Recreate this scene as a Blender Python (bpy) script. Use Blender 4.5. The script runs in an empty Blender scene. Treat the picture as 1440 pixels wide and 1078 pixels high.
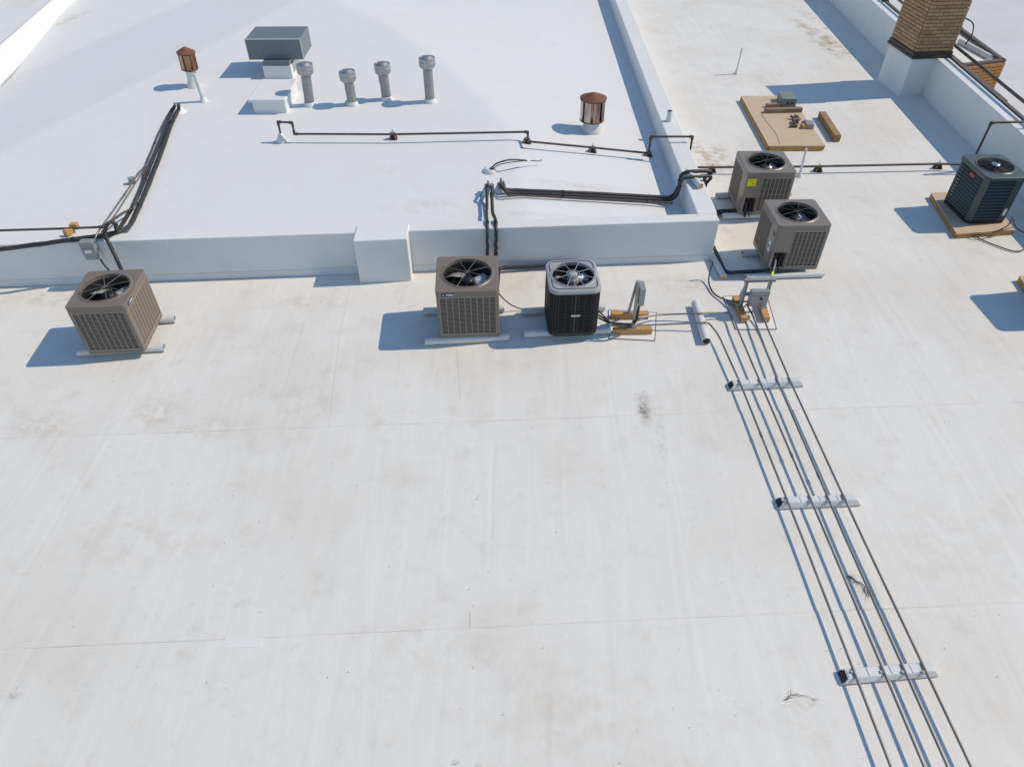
import bpy, math, random
from mathutils import Vector, Matrix
random.seed(7)
R = math.radians
scene = bpy.context.scene
COL = scene.collection

# ------------------------------------------------------------------ camera, sky, sun, exposure
CAM_H, PITCH, FPX, CX, CY = 6.0, R(42.9), 1000.0, 720.0, 539.0
cam_data = bpy.data.cameras.new('camera')
cam = bpy.data.objects.new('camera', cam_data); COL.objects.link(cam)
cam_data.sensor_width = 36.0; cam_data.lens = 25.0
cam_data.clip_start = 0.1; cam_data.clip_end = 2000.0
cam.location = (0, 0, CAM_H); cam.rotation_euler = (R(90) - PITCH, 0, 0)
scene.camera = cam

SUN_TRAVEL = Vector((-0.955, -0.15, -1.0)).normalized()
SUN_EL = math.asin(-SUN_TRAVEL.z)
SUN_ROT = math.atan2(-SUN_TRAVEL.x, -SUN_TRAVEL.y)
world = bpy.data.worlds.new('World'); scene.world = world; world.use_nodes = True
wn = world.node_tree.nodes; wl = world.node_tree.links
wn.clear()
sky = wn.new('ShaderNodeTexSky'); sky.sky_type = 'NISHITA'; sky.sun_disc = False
sky.sun_elevation = SUN_EL; sky.sun_rotation = SUN_ROT
sky.air_density = 1.6; sky.dust_density = 0.0; sky.ozone_density = 5.0
bg = wn.new('ShaderNodeBackground'); bg.inputs['Strength'].default_value = 0.115
wo = wn.new('ShaderNodeOutputWorld')
wl.new(sky.outputs[0], bg.inputs[0]); wl.new(bg.outputs[0], wo.inputs[0])
sd = bpy.data.lights.new('sun', 'SUN'); sd.energy = 3.25; sd.angle = R(0.5); sd.color = (1.0, 0.85, 0.65)
sun = bpy.data.objects.new('sun', sd); COL.objects.link(sun)
sun.rotation_euler = SUN_TRAVEL.to_track_quat('-Z', 'Y').to_euler(); sun.location = (20, 3, 25)
scene.view_settings.view_transform = 'Standard'; scene.view_settings.look = 'None'
scene.view_settings.exposure = 0.0; scene.view_settings.gamma = 1.0
scene.view_settings.use_curve_mapping = False

# ------------------------------------------------------------------ surveying: from a photo measurement to a point on a real surface
SP, CP = math.sin(PITCH), math.cos(PITCH)
def ray(x, y):
    u = (x - CX) / FPX; v = (y - CY) / FPX
    return Vector((u, CP - v * SP, -SP - v * CP))
def at(x, y, z=0.0):
    d = ray(x, y); return Vector((0, 0, CAM_H)) + d * ((z - CAM_H) / d.z)
def aty(x, y, Y):
    d = ray(x, y); return Vector((0, 0, CAM_H)) + d * (Y / d.y)

# the raised roof: a low hip, drawn as planar facets
FWA = Vector((-7.35, 8.53)); FWU = (Vector((2.90, 9.20)) - FWA).normalized(); FWN = Vector((-FWU.y, FWU.x))
def fw(x, off=0.0):                       # a point on the front wall's outer line (x world), moved back by off
    t = (x - FWA.x) / FWU.x
    p = FWA + FWU * t + FWN * off
    return p
WALL_TOP = 0.685
DIV_Z = 0.31
pa = at(0, 105, .36); pb = at(105, 0, .36); pdv = (pb - pa).normalized()
def sstep(t): t = min(1.0, max(0.0, t)); return t*t*(3-2*t)
def smin(a, b, k=.02):
    h = min(1.0, max(0.0, .5+.5*(b-a)/k)); return b+(a-b)*h-k*h*(1-h)
HD = (Vector((-5.16, 20.2))-Vector((-8.67, 11.48))).normalized()
def roof_z(x, y):
    zb = min(.575+.03*(y-9.2), .90)
    if y < 12.5: sl = .105+(.127-.105)*(y-9.2)/3.3
    else: sl = max(.072, .127+(.075-.127)*(y-12.5)/7.7)
    zc = DIV_Z+sl*(2.80-x)
    d = -((x+8.67)*HD.y-(y-11.48)*HD.x)                 # metres west of the left hip line
    za = zb-.135*min(3.9, max(0.0, d))
    return smin(za, zc, .006)
def px_line(y): return pa.x+(y-pa.y)*pdv.x/pdv.y
def rr(x, y, off=0.0):                    # a point off metres above the raised roof
    z = .6
    for _ in range(25):
        p = at(x, y, z + off); z = roof_z(p.x, p.y)
    return at(x, y, z + off)

# ------------------------------------------------------------------ mesh helpers
class MB:
    def __init__(self): self.v = []; self.f = []; self.sm = []
    def add(self, vs, fs, smooth=False):
        o = len(self.v); self.v += [Vector(p) for p in vs]
        for q in fs: self.f.append([o + i for i in q]); self.sm.append(smooth)
        return self
    def box(self, c, s, rot=None, taper=1.0):
        c = Vector(c); h = Vector(s) / 2; vs = []
        for z in (-1, 1):
            k = taper if z > 0 else 1.0
            for x, y in ((-1,-1),(1,-1),(1,1),(-1,1)):
                p = Vector((x*h.x*k, y*h.y*k, z*h.z))
                if rot is not None: p = rot @ p
                vs.append(c + p)
        return self.add(vs, [(3,2,1,0),(4,5,6,7),(0,1,5,4),(1,2,6,5),(2,3,7,6),(3,0,4,7)])
    def beam(self, a, b, w, h, up=Vector((0,0,1))):
        a = Vector(a); b = Vector(b); d = (b-a); L = d.length; d.normalize()
        s = d.cross(up)
        if s.length < 1e-5: s = Vector((1,0,0))
        s.normalize(); t = s.cross(d)
        m = Matrix((s, d, t)).transposed()
        return self.box((a+b)/2, (w, L, h), m)
    def tube(self, pts, r, n=10, caps=True, smooth=True):
        pts = [Vector(p) for p in pts]; rings = []; prev = None
        for i, p in enumerate(pts):
            if i == 0: d = pts[1]-p
            elif i == len(pts)-1: d = p-pts[i-1]
            else: d = (pts[i+1]-p).normalized()+(p-pts[i-1]).normalized()
            if d.length < 1e-9: d = Vector((0,0,1))
            d.normalize()
            if prev is None:
                s = d.cross(Vector((0,0,1)))
                if s.length < 1e-3: s = Vector((1,0,0))
            else: s = prev - d*prev.dot(d)
            s.normalize(); prev = s; t = d.cross(s)
            rad = r[i] if isinstance(r, (list, tuple)) else r
            rings.append([p + (s*math.cos(2*math.pi*k/n)+t*math.sin(2*math.pi*k/n))*rad for k in range(n)])
        vs = [q for g in rings for q in g]; fs = []
        for i in range(len(pts)-1):
            for k in range(n):
                fs.append((i*n+k, i*n+(k+1)%n, (i+1)*n+(k+1)%n, (i+1)*n+k))
        self.add(vs, [f[::-1] for f in fs], smooth)
        if caps:
            self.add(rings[0], [tuple(range(n))]); self.add(rings[-1], [tuple(range(n))[::-1]])
        return self
    def lathe(self, c, prof, n=24, smooth=True, caps=False, axis=None):
        c = Vector(c); vs = []
        for r, z in prof:
            for k in range(n):
                a = 2*math.pi*k/n; p = Vector((r*math.cos(a), r*math.sin(a), z))
                if axis is not None: p = axis @ p
                vs.append(c+p)
        fs = []
        for i in range(len(prof)-1):
            for k in range(n): fs.append((i*n+k, i*n+(k+1)%n, (i+1)*n+(k+1)%n, (i+1)*n+k))
        self.add(vs, fs, smooth)
        if caps:
            m = len(prof)-1
            self.add([vs[k] for k in range(n)], [tuple(range(n))[::-1]])
            self.add([vs[m*n+k] for k in range(n)], [tuple(range(n))])
        return self
    def prism(self, poly, z0, z1):
        n = len(poly); vs = [(p[0], p[1], z0) for p in poly]+[(p[0], p[1], z1) for p in poly]
        fs = [tuple(range(n))[::-1], tuple(range(n, 2*n))]+[(i, (i+1)%n, n+(i+1)%n, n+i) for i in range(n)]
        return self.add(vs, fs)
    def build(self, name, m, parent=None, loc=None, bevel=0.0, local=False, kind=None, label=None):
        me = bpy.data.meshes.new(name)
        o = bpy.data.objects.new(name, me); COL.objects.link(o)
        off = Vector((0,0,0))
        if parent is not None:
            o.parent = parent
            if not local:
                q = parent
                while q is not None: off += q.location; q = q.parent
        elif loc is not None:
            off = Vector(loc); o.location = off
        me.from_pydata([tuple(p-off) for p in self.v] if not local else [tuple(p) for p in self.v], [], self.f)
        me.polygons.foreach_set('use_smooth', self.sm)
        me.materials.append(m); me.update()
        if bevel:
            b = o.modifiers.new('bevel', 'BEVEL'); b.width = bevel; b.segments = 2; b.limit_method = 'ANGLE'; b.angle_limit = R(40)
        if kind: o['kind'] = kind
        if label: o['label'] = label
        return o
def tag(o, label=None, cat=None, group=None, kind=None):
    if label: o['label'] = label
    if cat: o['category'] = cat
    if group: o['group'] = group
    if kind: o['kind'] = kind
    return o
def empty(name, loc, rz=0, label=None, cat=None, group=None, kind=None):
    o = bpy.data.objects.new(name, None); COL.objects.link(o)
    o.location = loc; o.rotation_euler = (0, 0, rz); o.empty_display_size = .1
    return tag(o, label, cat, group, kind)
def dup(o, loc=None, rz=None, parent=None, label=None):
    kids = [c for c in KIDS(o)]
    c = o.copy(); COL.objects.link(c)
    if parent is not None: c.parent = parent
    for k in kids: dup(k, parent=c)
    if loc is not None: c.location = loc
    if rz is not None: c.rotation_euler = (0, 0, rz)
    if label: c['label'] = label
    return c
def KIDS(o): return [c for c in scene.objects if c.parent == o]
def share(o, parent, loc, rot=None):      # another instance of a piece, same mesh
    c = o.copy(); COL.objects.link(c); c.parent = parent; c.location = loc
    if rot is not None: c.rotation_euler = rot
    return c
def fillet(pts, r, n=5):
    pts = [Vector(p) for p in pts]; out = [pts[0]]
    for i in range(1, len(pts)-1):
        a, b, c = pts[i-1], pts[i], pts[i+1]
        da = (a-b); dc = (c-b); k = min(r, da.length*.48, dc.length*.48)
        p0 = b+da.normalized()*k; p2 = b+dc.normalized()*k
        for j in range(n+1):
            t = j/n; out.append(p0*(1-t)**2+b*2*t*(1-t)+p2*t*t)
    out.append(pts[-1]); return out
def resample(pts, step, jit=0.0):
    out = []
    for a, b in zip(pts[:-1], pts[1:]):
        n = max(1, int((b-a).length/step))
        for j in range(n):
            p = a.lerp(b, j/n)
            if out and jit: p = p+Vector((random.uniform(-jit, jit), random.uniform(-jit, jit), random.uniform(-jit, jit)*.6))
            out.append(p)
    out.append(pts[-1]); return out
def rotz(a): return Matrix.Rotation(a, 3, 'Z')

# ------------------------------------------------------------------ materials
def mat(name, base, rough=.55, metal=0.0, spec=.5, var=None, vscale=8.0, vamt=.35, bump=0.0, bscale=40.0, detail=5.0, stretch=None):
    m = bpy.data.materials.new(name); m.use_nodes = True
    nt = m.node_tree; b = nt.nodes['Principled BSDF']
    b.inputs['Base Color'].default_value = (*base, 1); b.inputs['Roughness'].default_value = rough
    b.inputs['Metallic'].default_value = metal; b.inputs['Specular IOR Level'].default_value = spec
    tc = nt.nodes.new('ShaderNodeTexCoord'); vec = tc.outputs['Object']
    if stretch:
        mp = nt.nodes.new('ShaderNodeMapping'); mp.inputs['Scale'].default_value = stretch
        nt.links.new(vec, mp.inputs[0]); vec = mp.outputs[0]
    if var:
        n = nt.nodes.new('ShaderNodeTexNoise'); n.inputs['Scale'].default_value = vscale; n.inputs['Detail'].default_value = detail
        nt.links.new(vec, n.inputs['Vector'])
        mr = nt.nodes.new('ShaderNodeMapRange'); mr.inputs[1].default_value = .5-vamt*.5; mr.inputs[2].default_value = .5+vamt*.5
        nt.links.new(n.outputs[0], mr.inputs[0])
        mx = nt.nodes.new('ShaderNodeMix'); mx.data_type = 'RGBA'
        mx.inputs['A'].default_value = (*base, 1); mx.inputs['B'].default_value = (*var, 1)
        nt.links.new(mr.outputs[0], mx.inputs['Factor']); nt.links.new(mx.outputs['Result'], b.inputs['Base Color'])
    if bump:
        n2 = nt.nodes.new('ShaderNodeTexNoise'); n2.inputs['Scale'].default_value = bscale; n2.inputs['Detail'].default_value = 4
        nt.links.new(vec, n2.inputs['Vector'])
        bp = nt.nodes.new('ShaderNodeBump'); bp.inputs['Strength'].default_value = bump; bp.inputs['Distance'].default_value = .01
        nt.links.new(n2.outputs[0], bp.inputs['Height']); nt.links.new(bp.outputs[0], b.inputs['Normal'])
    return m

def membrane(name, c1, c2, mott=.5, streak=.25, speck=.0, wrinkle=.0, stains=(), rough=.62):
    m = bpy.data.materials.new(name); m.use_nodes = True
    nt = m.node_tree; N = nt.nodes; L = nt.links; b = N['Principled BSDF']
    b.inputs['Roughness'].default_value = rough; b.inputs['Specular IOR Level'].default_value = .25
    tc = N.new('ShaderNodeTexCoord'); P = tc.outputs['Object']
    def noise(scale, detail=5, vec=P, rough_=.55, dist=0.0):
        n = N.new('ShaderNodeTexNoise'); n.inputs['Scale'].default_value = scale; n.inputs['Detail'].default_value = detail
        n.inputs['Roughness'].default_value = rough_; n.inputs['Distortion'].default_value = dist
        L.new(vec, n.inputs['Vector']); return n.outputs[0]
    def mapr(v, a, bb, lo=0.0, hi=1.0):
        r = N.new('ShaderNodeMapRange'); r.interpolation_type = 'SMOOTHSTEP'
        for i, k in enumerate((a, bb, lo, hi)): r.inputs[i+1].default_value = k
        L.new(v, r.inputs[0]); return r.outputs[0]
    def mix(f, A, B):
        x = N.new('ShaderNodeMix'); x.data_type = 'RGBA'
        L.new(f, x.inputs['Factor'])
        for s, k in ((A, 'A'), (B, 'B')):
            if isinstance(s, tuple): x.inputs[k].default_value = (*s, 1)
            else: L.new(s, x.inputs[k])
        return x.outputs['Result']
    def mul(a, bb):
        x = N.new('ShaderNodeMath'); x.operation = 'MULTIPLY'
        for i, s in enumerate((a, bb)):
            if isinstance(s, float): x.inputs[i].default_value = s
            else: L.new(s, x.inputs[i])
        return x.outputs[0]
    col = mix(mul(mapr(noise(.55, 6), .42, .68), mott), c1, c2)
    dirt = tuple(k*.84 for k in (c2[0], c2[1]*.965, c2[2]*.92))
    col = mix(mul(mapr(noise(2.3, 7, rough_=.65), .50, .80), mott*.7), col, dirt)
    col = mix(mul(mapr(noise(6.5, 4, rough_=.6), .58, .74), mott*.35), col, dirt)
    if streak:
        mp = N.new('ShaderNodeMapping'); mp.inputs['Scale'].default_value = (2.3, .50, 1); mp.inputs['Rotation'].default_value = (0, 0, R(-2))
        L.new(P, mp.inputs[0])
        st = noise(1.0, 3, mp.outputs[0], .5, 1.2)
        col = mix(mul(mapr(st, .5, .72), streak), col, tuple(k*.90 for k in c2))
        col = mix(mul(mapr(st, .42, .30), streak*.6), col, tuple(min(.80, k*1.03) for k in c1))
    if speck:
        col = mix(mul(mapr(noise(9, 3), .70, .80), speck*.5), col, (.40, .36, .31))
        col = mix(mul(mapr(noise(34, 2), .735, .80), speck), col, (.22, .19, .16))
    for (x, y, z, rx, ry, rot, c, s, sc) in stains:
        mp = N.new('ShaderNodeMapping'); mp.vector_type = 'TEXTURE'
        mp.inputs['Location'].default_value = (x, y, z); mp.inputs['Rotation'].default_value = (0, 0, rot)
        mp.inputs['Scale'].default_value = (rx, ry, 1)
        L.new(P, mp.inputs[0])
        vl = N.new('ShaderNodeVectorMath'); vl.operation = 'LENGTH'; L.new(mp.outputs[0], vl.inputs[0])
        f = mul(mapr(vl.outputs['Value'], 1.0, .12), mapr(noise(sc, 6, rough_=.7), .40, .62))
        col = mix(mul(f, float(s)), col, c)
    L.new(col, b.inputs['Base Color'])
    if wrinkle:
        mp = N.new('ShaderNodeMapping'); mp.inputs['Scale'].default_value = (3.6, .42, 1); mp.inputs['Rotation'].default_value = (0, 0, R(-2))
        L.new(P, mp.inputs[0])
        hgt = noise(1.0, 1.5, mp.outputs[0], dist=.9)
        wv = N.new('ShaderNodeTexWave'); wv.wave_type = 'BANDS'; wv.bands_direction = 'X'; wv.wave_profile = 'SAW'
        wv.inputs['Scale'].default_value = 1.05; wv.inputs['Distortion'].default_value = 2.2; wv.inputs['Detail'].default_value = 2.0; wv.inputs['Detail Scale'].default_value = .5
        m2 = N.new('ShaderNodeMapping'); m2.inputs['Scale'].default_value = (1, .45, 1); m2.inputs['Rotation'].default_value = (0, 0, R(-3)); L.new(P, m2.inputs[0]); L.new(m2.outputs[0], wv.inputs['Vector'])
        wmask = mul(mapr(noise(.55, 3), .40, .60), .42)
        a0_ = N.new('ShaderNodeMath'); a0_.operation = 'ADD'; L.new(mul(hgt, .6), a0_.inputs[0]); L.new(mul(wv.outputs['Fac'], wmask), a0_.inputs[1]); hgt = a0_.outputs[0]
        ad = N.new('ShaderNodeMath'); ad.operation = 'ADD'; L.new(hgt, ad.inputs[0]); L.new(mul(noise(14, 5), .10), ad.inputs[1])
        bp = N.new('ShaderNodeBump'); bp.inputs['Strength'].default_value = wrinkle; bp.inputs['Distance'].default_value = .03
        L.new(ad.outputs[0], bp.inputs['Height']); L.new(bp.outputs[0], b.inputs['Normal'])
    return m

def S(px, py, rx, ry, rot, c, s, sc=9, z=0.0):
    p = at(px, py, z); return (p.x, p.y, z, rx, ry, rot, c, s, sc)
TAN = (.43, .33, .22); BEI = (.60, .55, .48); DRK = (.16, .13, .11); GRY = (.5, .48, .45)
roof_stains = [
 S(906, 575, .11, .30, R(-5), DRK, 1.0, 9), S(907, 578, .05, .16, R(-5), DRK, 1.0, 30), S(906, 570, .17, .42, 0, GRY, .8, 7), S(930, 620, .10, .8, R(-8), GRY, .4, 12),
 S(990, 220, .30, 1.2, R(8), TAN, .75, 5), S(1020, 232, .55, .35, 0, TAN, .6, 7), S(1155, 52, .40, 2.4, R(12), TAN, .9, 3), S(1163, 68, .28, 1.2, R(14), TAN, .8, 5), S(1132, 20, .3, 1.5, R(10), TAN, .5, 5), S(1012, 214, .25, .5, 0, TAN, .8, 6),
 S(430, 565, .55, .45, 0, BEI, .55, 4), S(300, 600, 1.1, .30, 0, BEI, .5, 4), S(220, 580, .5, .5, 0, BEI, .7, 7), S(60, 600, .6, .4, 0, BEI, .7, 7),
 S(960, 400, .8, .35, 0, BEI, .8, 5), S(760, 400, .9, .25, 0, BEI, .6, 5), S(440, 425, .8, .3, 0, BEI, .6, 5), S(70, 420, 1.0, .25, 0, BEI, .8, 6),
 S(1075, 110, .4, .8, 0, BEI, .5, 5), S(1210, 150, .6, .8, 0, BEI, .5, 4), S(640, 1072, .05, .04, 0, DRK, .8, 60), S(672, 1075, .04, .03, 0, TAN, .8, 60),
 S(20, 978, .10, .06, 0, GRY, .9, 30), S(340, 848, .12, .05, R(20), GRY, .8, 30), S(1020, 330, .5, .4, 0, BEI, .7, 5), S(860, 360, .5, .12, 0, BEI, .5, 6),
 S(1215, 826, .16, .20, R(30), BEI, .7, 20), S(1130, 990, .30, .07, 0, BEI, .7, 20), S(800, 1000, 1.2, .8, 0, BEI, .35, 4), S(200, 760, 1.5, .6, 0, BEI, .4, 4),
 S(1330, 760, 1.0, .8, 0, BEI, .35, 4), S(620, 900, 1.0, .5, 0, BEI, .35, 4),
]
raised_stains = [S(985, 300, .3, .4, 0, TAN, .5, 8, .4), S(600, 285, 1.0, .30, 0, BEI, .55, 5, .66), S(820, 262, 1.2, .16, 0, BEI, .7, 6, .5),
 S(770, 300, 1.5, .15, 0, BEI, .5, 6, .6), S(545, 235, .4, .3, 0, BEI, .4, 6, .66), S(870, 60, .06, 2.5, R(3), GRY, .6, 6, .4), S(90, 8, .25, 1.2, R(-18), TAN, .6, 9, .7)]
M = {}
M['roof'] = membrane('weathered white membrane', (.745, .742, .712), (.705, .685, .635), .85, .20, .6, .42, roof_stains)
M['raised'] = membrane('clean white membrane', (.745, .755, .765), (.71, .71, .705), .28, .08, .06, .06, raised_stains)
M['wall'] = membrane('white wall membrane', (.74, .75, .755), (.70, .70, .69), .5, .0, .12, .10, ())
M['neighbour'] = membrane('greyish roof membrane', (.64, .64, .655), (.60, .595, .59), .6, .2, .2, .1, ())
M['court'] = membrane('shade-painted court floor', (.33, .345, .36), (.29, .30, .31), .5, .1, .1, 0, ())  # grey base colour stands in for the shade in the sunken court
M['seam'] = mat('seam edge', (.55, .53, .50), .7, var=(.70, .69, .68), vscale=3, vamt=.4)
M['seampale'] = mat('pale seam edge', (.66, .65, .63), .7)
M['patch'] = mat('newer membrane', (.755, .755, .74), .6)
M['pvc'] = mat('white pvc', (.72, .74, .76), .38, var=(.62, .62, .60), vscale=7, vamt=.5)
M['mat_white'] = mat('white pad', (.78, .78, .775), .6)
M['mat_edge'] = mat('pad edge sealant', (.16, .17, .19), .6)
M['wood'] = mat('raw timber', (.60, .34, .12), .7, var=(.45, .235, .075), vscale=6, vamt=.4, bump=.3, bscale=30, stretch=(6, .8, 6))
M['plugwood'] = mat('bright wood core', (.72, .44, .10), .7)
M['wood2'] = mat('weathered timber', (.36, .25, .115), .75, var=(.24, .145, .06), vscale=6, vamt=.4, bump=.3, bscale=30, stretch=(6, .8, 6))
M['ply'] = mat('plywood face', (.60, .47, .335), .75, var=(.53, .40, .275), vscale=3, vamt=.45, stretch=(1, 4, 1))
M['plyedge'] = mat('plywood edge', (.50, .30, .10), .75, var=(.36, .20, .06), vscale=12, vamt=.4)
M['plank'] = mat('grey brown plank', (.30, .235, .17), .8, var=(.20, .15, .10), vscale=8, vamt=.4)
M['tan'] = mat('taupe enamel', (.205, .170, .145), .42, var=(.185, .152, .128), vscale=3, vamt=.5)
M['tan2'] = mat('faded taupe enamel', (.225, .195, .170), .38, var=(.20, .172, .15), vscale=3, vamt=.5)
M['grille'] = mat('taupe louvre', (.265, .228, .198), .5)
M['coil'] = mat('coil fins', (.016, .014, .014), .6, .2)
M['black'] = mat('black paint', (.012, .012, .014), .45)
M['inside'] = mat('dark shroud', (.014, .014, .016), .5)
M['blade'] = mat('fan blade aluminium', (.56, .58, .60), .38, .35, var=(.40, .42, .45), vscale=6, vamt=.4)
M['bladedark'] = mat('fan blade dark', (.05, .052, .055), .35, .3)
M['wire'] = mat('guard wire', (.17, .16, .155), .45, .3)
M['galv'] = mat('galvanised steel', (.46, .47, .48), .42, .75, var=(.36, .37, .38), vscale=14, vamt=.4)
M['zinc'] = mat('dull zinc pipe', (.34, .345, .345), .5, .35, var=(.29, .29, .29), vscale=3, vamt=.5)
M['emt'] = mat('steel conduit', (.30, .295, .285), .42, .6, var=(.22, .205, .19), vscale=5, vamt=.4)
M['gas'] = mat('brown black gas pipe', (.055, .042, .036), .5, var=(.11, .085, .07), vscale=7, vamt=.5)
M['rubber'] = mat('pipe insulation foam', (.022, .022, .024), .50, var=(.045, .043, .041), vscale=10, vamt=.5, bump=.4, bscale=50)
M['browninsul'] = mat('sun faded pipe', (.11, .085, .075), .7, var=(.07, .06, .055), vscale=9, vamt=.5)
M['rubberblock'] = mat('black rubber block', (.022, .021, .021), .8)
M['orange'] = mat('orange stripe', (.62, .27, .05), .6)
M['rust'] = mat('rusty steel', (.27, .115, .075), .75, .15, var=(.15, .062, .04), vscale=9, vamt=.4, bump=.3)
M['rustmetal'] = mat('tarnished sheet', (.50, .37, .22), .35, .75, var=(.20, .10, .06), vscale=5, vamt=.35, stretch=(1, 1, .3))
M['silver'] = mat('streaked bright sheet', (.62, .62, .61), .30, .8, var=(.34, .24, .18), vscale=4, vamt=.25, stretch=(1.6, 1.6, .4))
M['hood'] = mat('blue grey sheet metal', (.165, .195, .215), .42, .08, var=(.14, .165, .185), vscale=2.5, vamt=.5)
M['hoodedge'] = mat('bright sheet edge', (.55, .58, .60), .4, .5)
M['box'] = mat('grey electrical box', (.30, .315, .32), .45, .15)
M['boxdark'] = mat('dark steel', (.09, .095, .10), .45, .4)
M['greenbox'] = mat('green grey enclosure', (.185, .235, .215), .5)
M['gtop'] = mat('grey top panel', (.35, .36, .385), .62)
M['gcase'] = mat('charcoal casing', (.022, .023, .026), .5)
M['green'] = mat('dark green grey enamel', (.072, .090, .086), .38, var=(.062, .078, .075), vscale=3)
M['chrome'] = mat('bright hub', (.62, .63, .64), .25, .9)
M['red'] = mat('red badge', (.55, .04, .06), .4)
M['blue'] = mat('navy badge', (.012, .016, .13), .4)
M['white'] = mat('white print', (.80, .80, .80), .5)
M['yellow'] = mat('yellow sticker', (.80, .70, .0), .5)
M['mortar'] = mat('mortar', (.29, .22, .145), .9, bump=.4, bscale=30)
M['brick'] = mat('tan brick', (.40, .275, .155), .85, var=(.32, .21, .115), vscale=2.0, vamt=.3, bump=.4, bscale=40)
M['brick2'] = mat('pale tan brick', (.45, .315, .185), .85, var=(.37, .25, .14), vscale=2.0, vamt=.3, bump=.4, bscale=40)
M['brick3'] = mat('dull brown brick', (.345, .23, .125), .85, var=(.28, .18, .10), vscale=2.0, vamt=.3, bump=.4, bscale=40)
M['orangebrick'] = mat('orange brick', (.50, .24, .09), .85, var=(.40, .18, .06), vscale=5, vamt=.4)
M['coping'] = mat('dark brown coping', (.035, .025, .022), .45)
M['coping2'] = mat('brown coping', (.11, .085, .072), .5)
M['brass'] = mat('brass valve', (.40, .28, .10), .4, .8)
M['copper'] = mat('copper tube', (.36, .18, .10), .4, .8)
M['twig'] = mat('dry twig', (.085, .06, .042), .9)
M['yellowtape'] = mat('lime tape', (.65, .75, .02), .5)

# ------------------------------------------------------------------ setting
gm = MB(); gm.add([(-300,-300,-3.2),(300,-300,-3.2),(300,300,-3.2),(-300,300,-3.2)], [(0,1,2,3)])
tag(gm.build('ground', M['neighbour']), kind='structure')

lower = empty('lower_roof', (0,0,0), kind='structure')
PX0 = 9.34 + (-12-23.08)*.047; PX1 = 9.34 + (60-23.08)*.047     # parapet inner line
def plx(y): return 9.34 + (y-23.08)*.0467
sa0, sa1 = at(50, 911), at(1440, 847); sb0, sb1 = at(0, 617), at(1440, 565)
def linex(a, b, x): return a.y+(b.y-a.y)*(x-a.x)/(b.x-a.x)
XL = -30.0
def seam_y(k, x):
    ya, yb = linex(sa0, sa1, x), linex(sb0, sb1, x)
    return ya+(yb-ya)*k
XS = [XL, -8, -4, -2, 0, 2, 4, 6, None]
lower_top = []
for i, (k, k_end) in enumerate(((-4, -3), (-3, -2), (-2, -1), (-1, 0), (0, 1), (1, 20))):
    mb = MB(); vs = []; n = len(XS)
    z = -.006 + .004*(i % 2)*0 - .00002*i
    for x in XS:
        y0 = seam_y(k-.04, 0 if x is None else x); xx = x
        if x is None: xx = plx(y0)-.002
        vs.append((xx, y0, -.0045))
    for x in XS:
        y1 = seam_y(k_end, 0 if x is None else x); xx = x
        if x is None: xx = plx(y1)-.002
        vs.append((xx, y1, 0.0))
    mb.add(vs, [(j, j+1, n+j+1, n+j) for j in range(n-1)])
    # the lap's thin edge
    ev = [(p[0], p[1], 0.0) for p in vs[n:]] + [(p[0], p[1]+.001, -.006) for p in vs[n:]]
    mb.add(ev, [(j, j+1, n+j+1, n+j) for j in range(n-1)])
    mb.build('membrane_sheet', M['roof'], lower)
    if k in (-1, 0):
        sm = MB(); ps = []
        for q in range(61):
            x = -9+q*.3; y = seam_y(k+1, x)
            if x < plx(y): ps.append(Vector((x, y+.004+random.uniform(-.002,.002), -.0008)))
        hw = .0045
        vs = [p+Vector((0,-hw*random.uniform(.2,1.3),0)) for p in ps]+[p+Vector((0,hw*random.uniform(.2,1.3),.0012)) for p in ps]; n2 = len(ps)
        sm.add(vs, [(j, j+1, n2+j+1, n2+j) for j in range(n2-1)])
        sm.build('lap_seam', M['seam'], lower)
# patches of newer membrane
for (px, py, w, d, a) in ((342, 903, .34, .09, 1),):
    p = at(px, py); mb = MB(); mb.box((p.x, p.y, .0012), (w, d, .0024), rotz(R(a)))
    mb.build('membrane_patch', M['patch'], lower)

for path in (((493, 402), (478, 470), (462, 600)), ((661, 862), (662, 902)), ((640, 455), (647, 560))):
    ps = [at(*q)+Vector((0,0,-.0030 if q[1] < 620 else -.0010)) for q in path]; vs = [p+Vector((-.0028,0,0)) for p in ps]+[p+Vector((.0028,0,.0008)) for p in ps]; n2 = len(ps)
    sm = MB(); sm.add(vs, [(j, n2+j, n2+j+1, j+1) for j in range(n2-1)]); sm.build('lap_seam', M['seampale'], lower)
# raised roof facets
rb = MB(); NX, NY = 150, 190
for r_ in range(NY+1):
    t = (r_/NY)**1.5
    for c_ in range(NX+1):
        u_ = c_/NX
        y = 9.0+t*36; xl = px_line(y)-.12
        x = xl+(2.80-xl)*u_
        y = fw(x, .19).y*(1-t)+45*t
        rb.v.append(Vector((x, y, roof_z(x, y))))
for r_ in range(NY):
    for c_ in range(NX):
        o = r_*(NX+1)+c_; rb.f.append((o, o+1, o+NX+2, o+NX+1)); rb.sm.append(True)
ro = rb.build('raised_roof', M['raised']); tag(ro, kind='structure')
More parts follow.
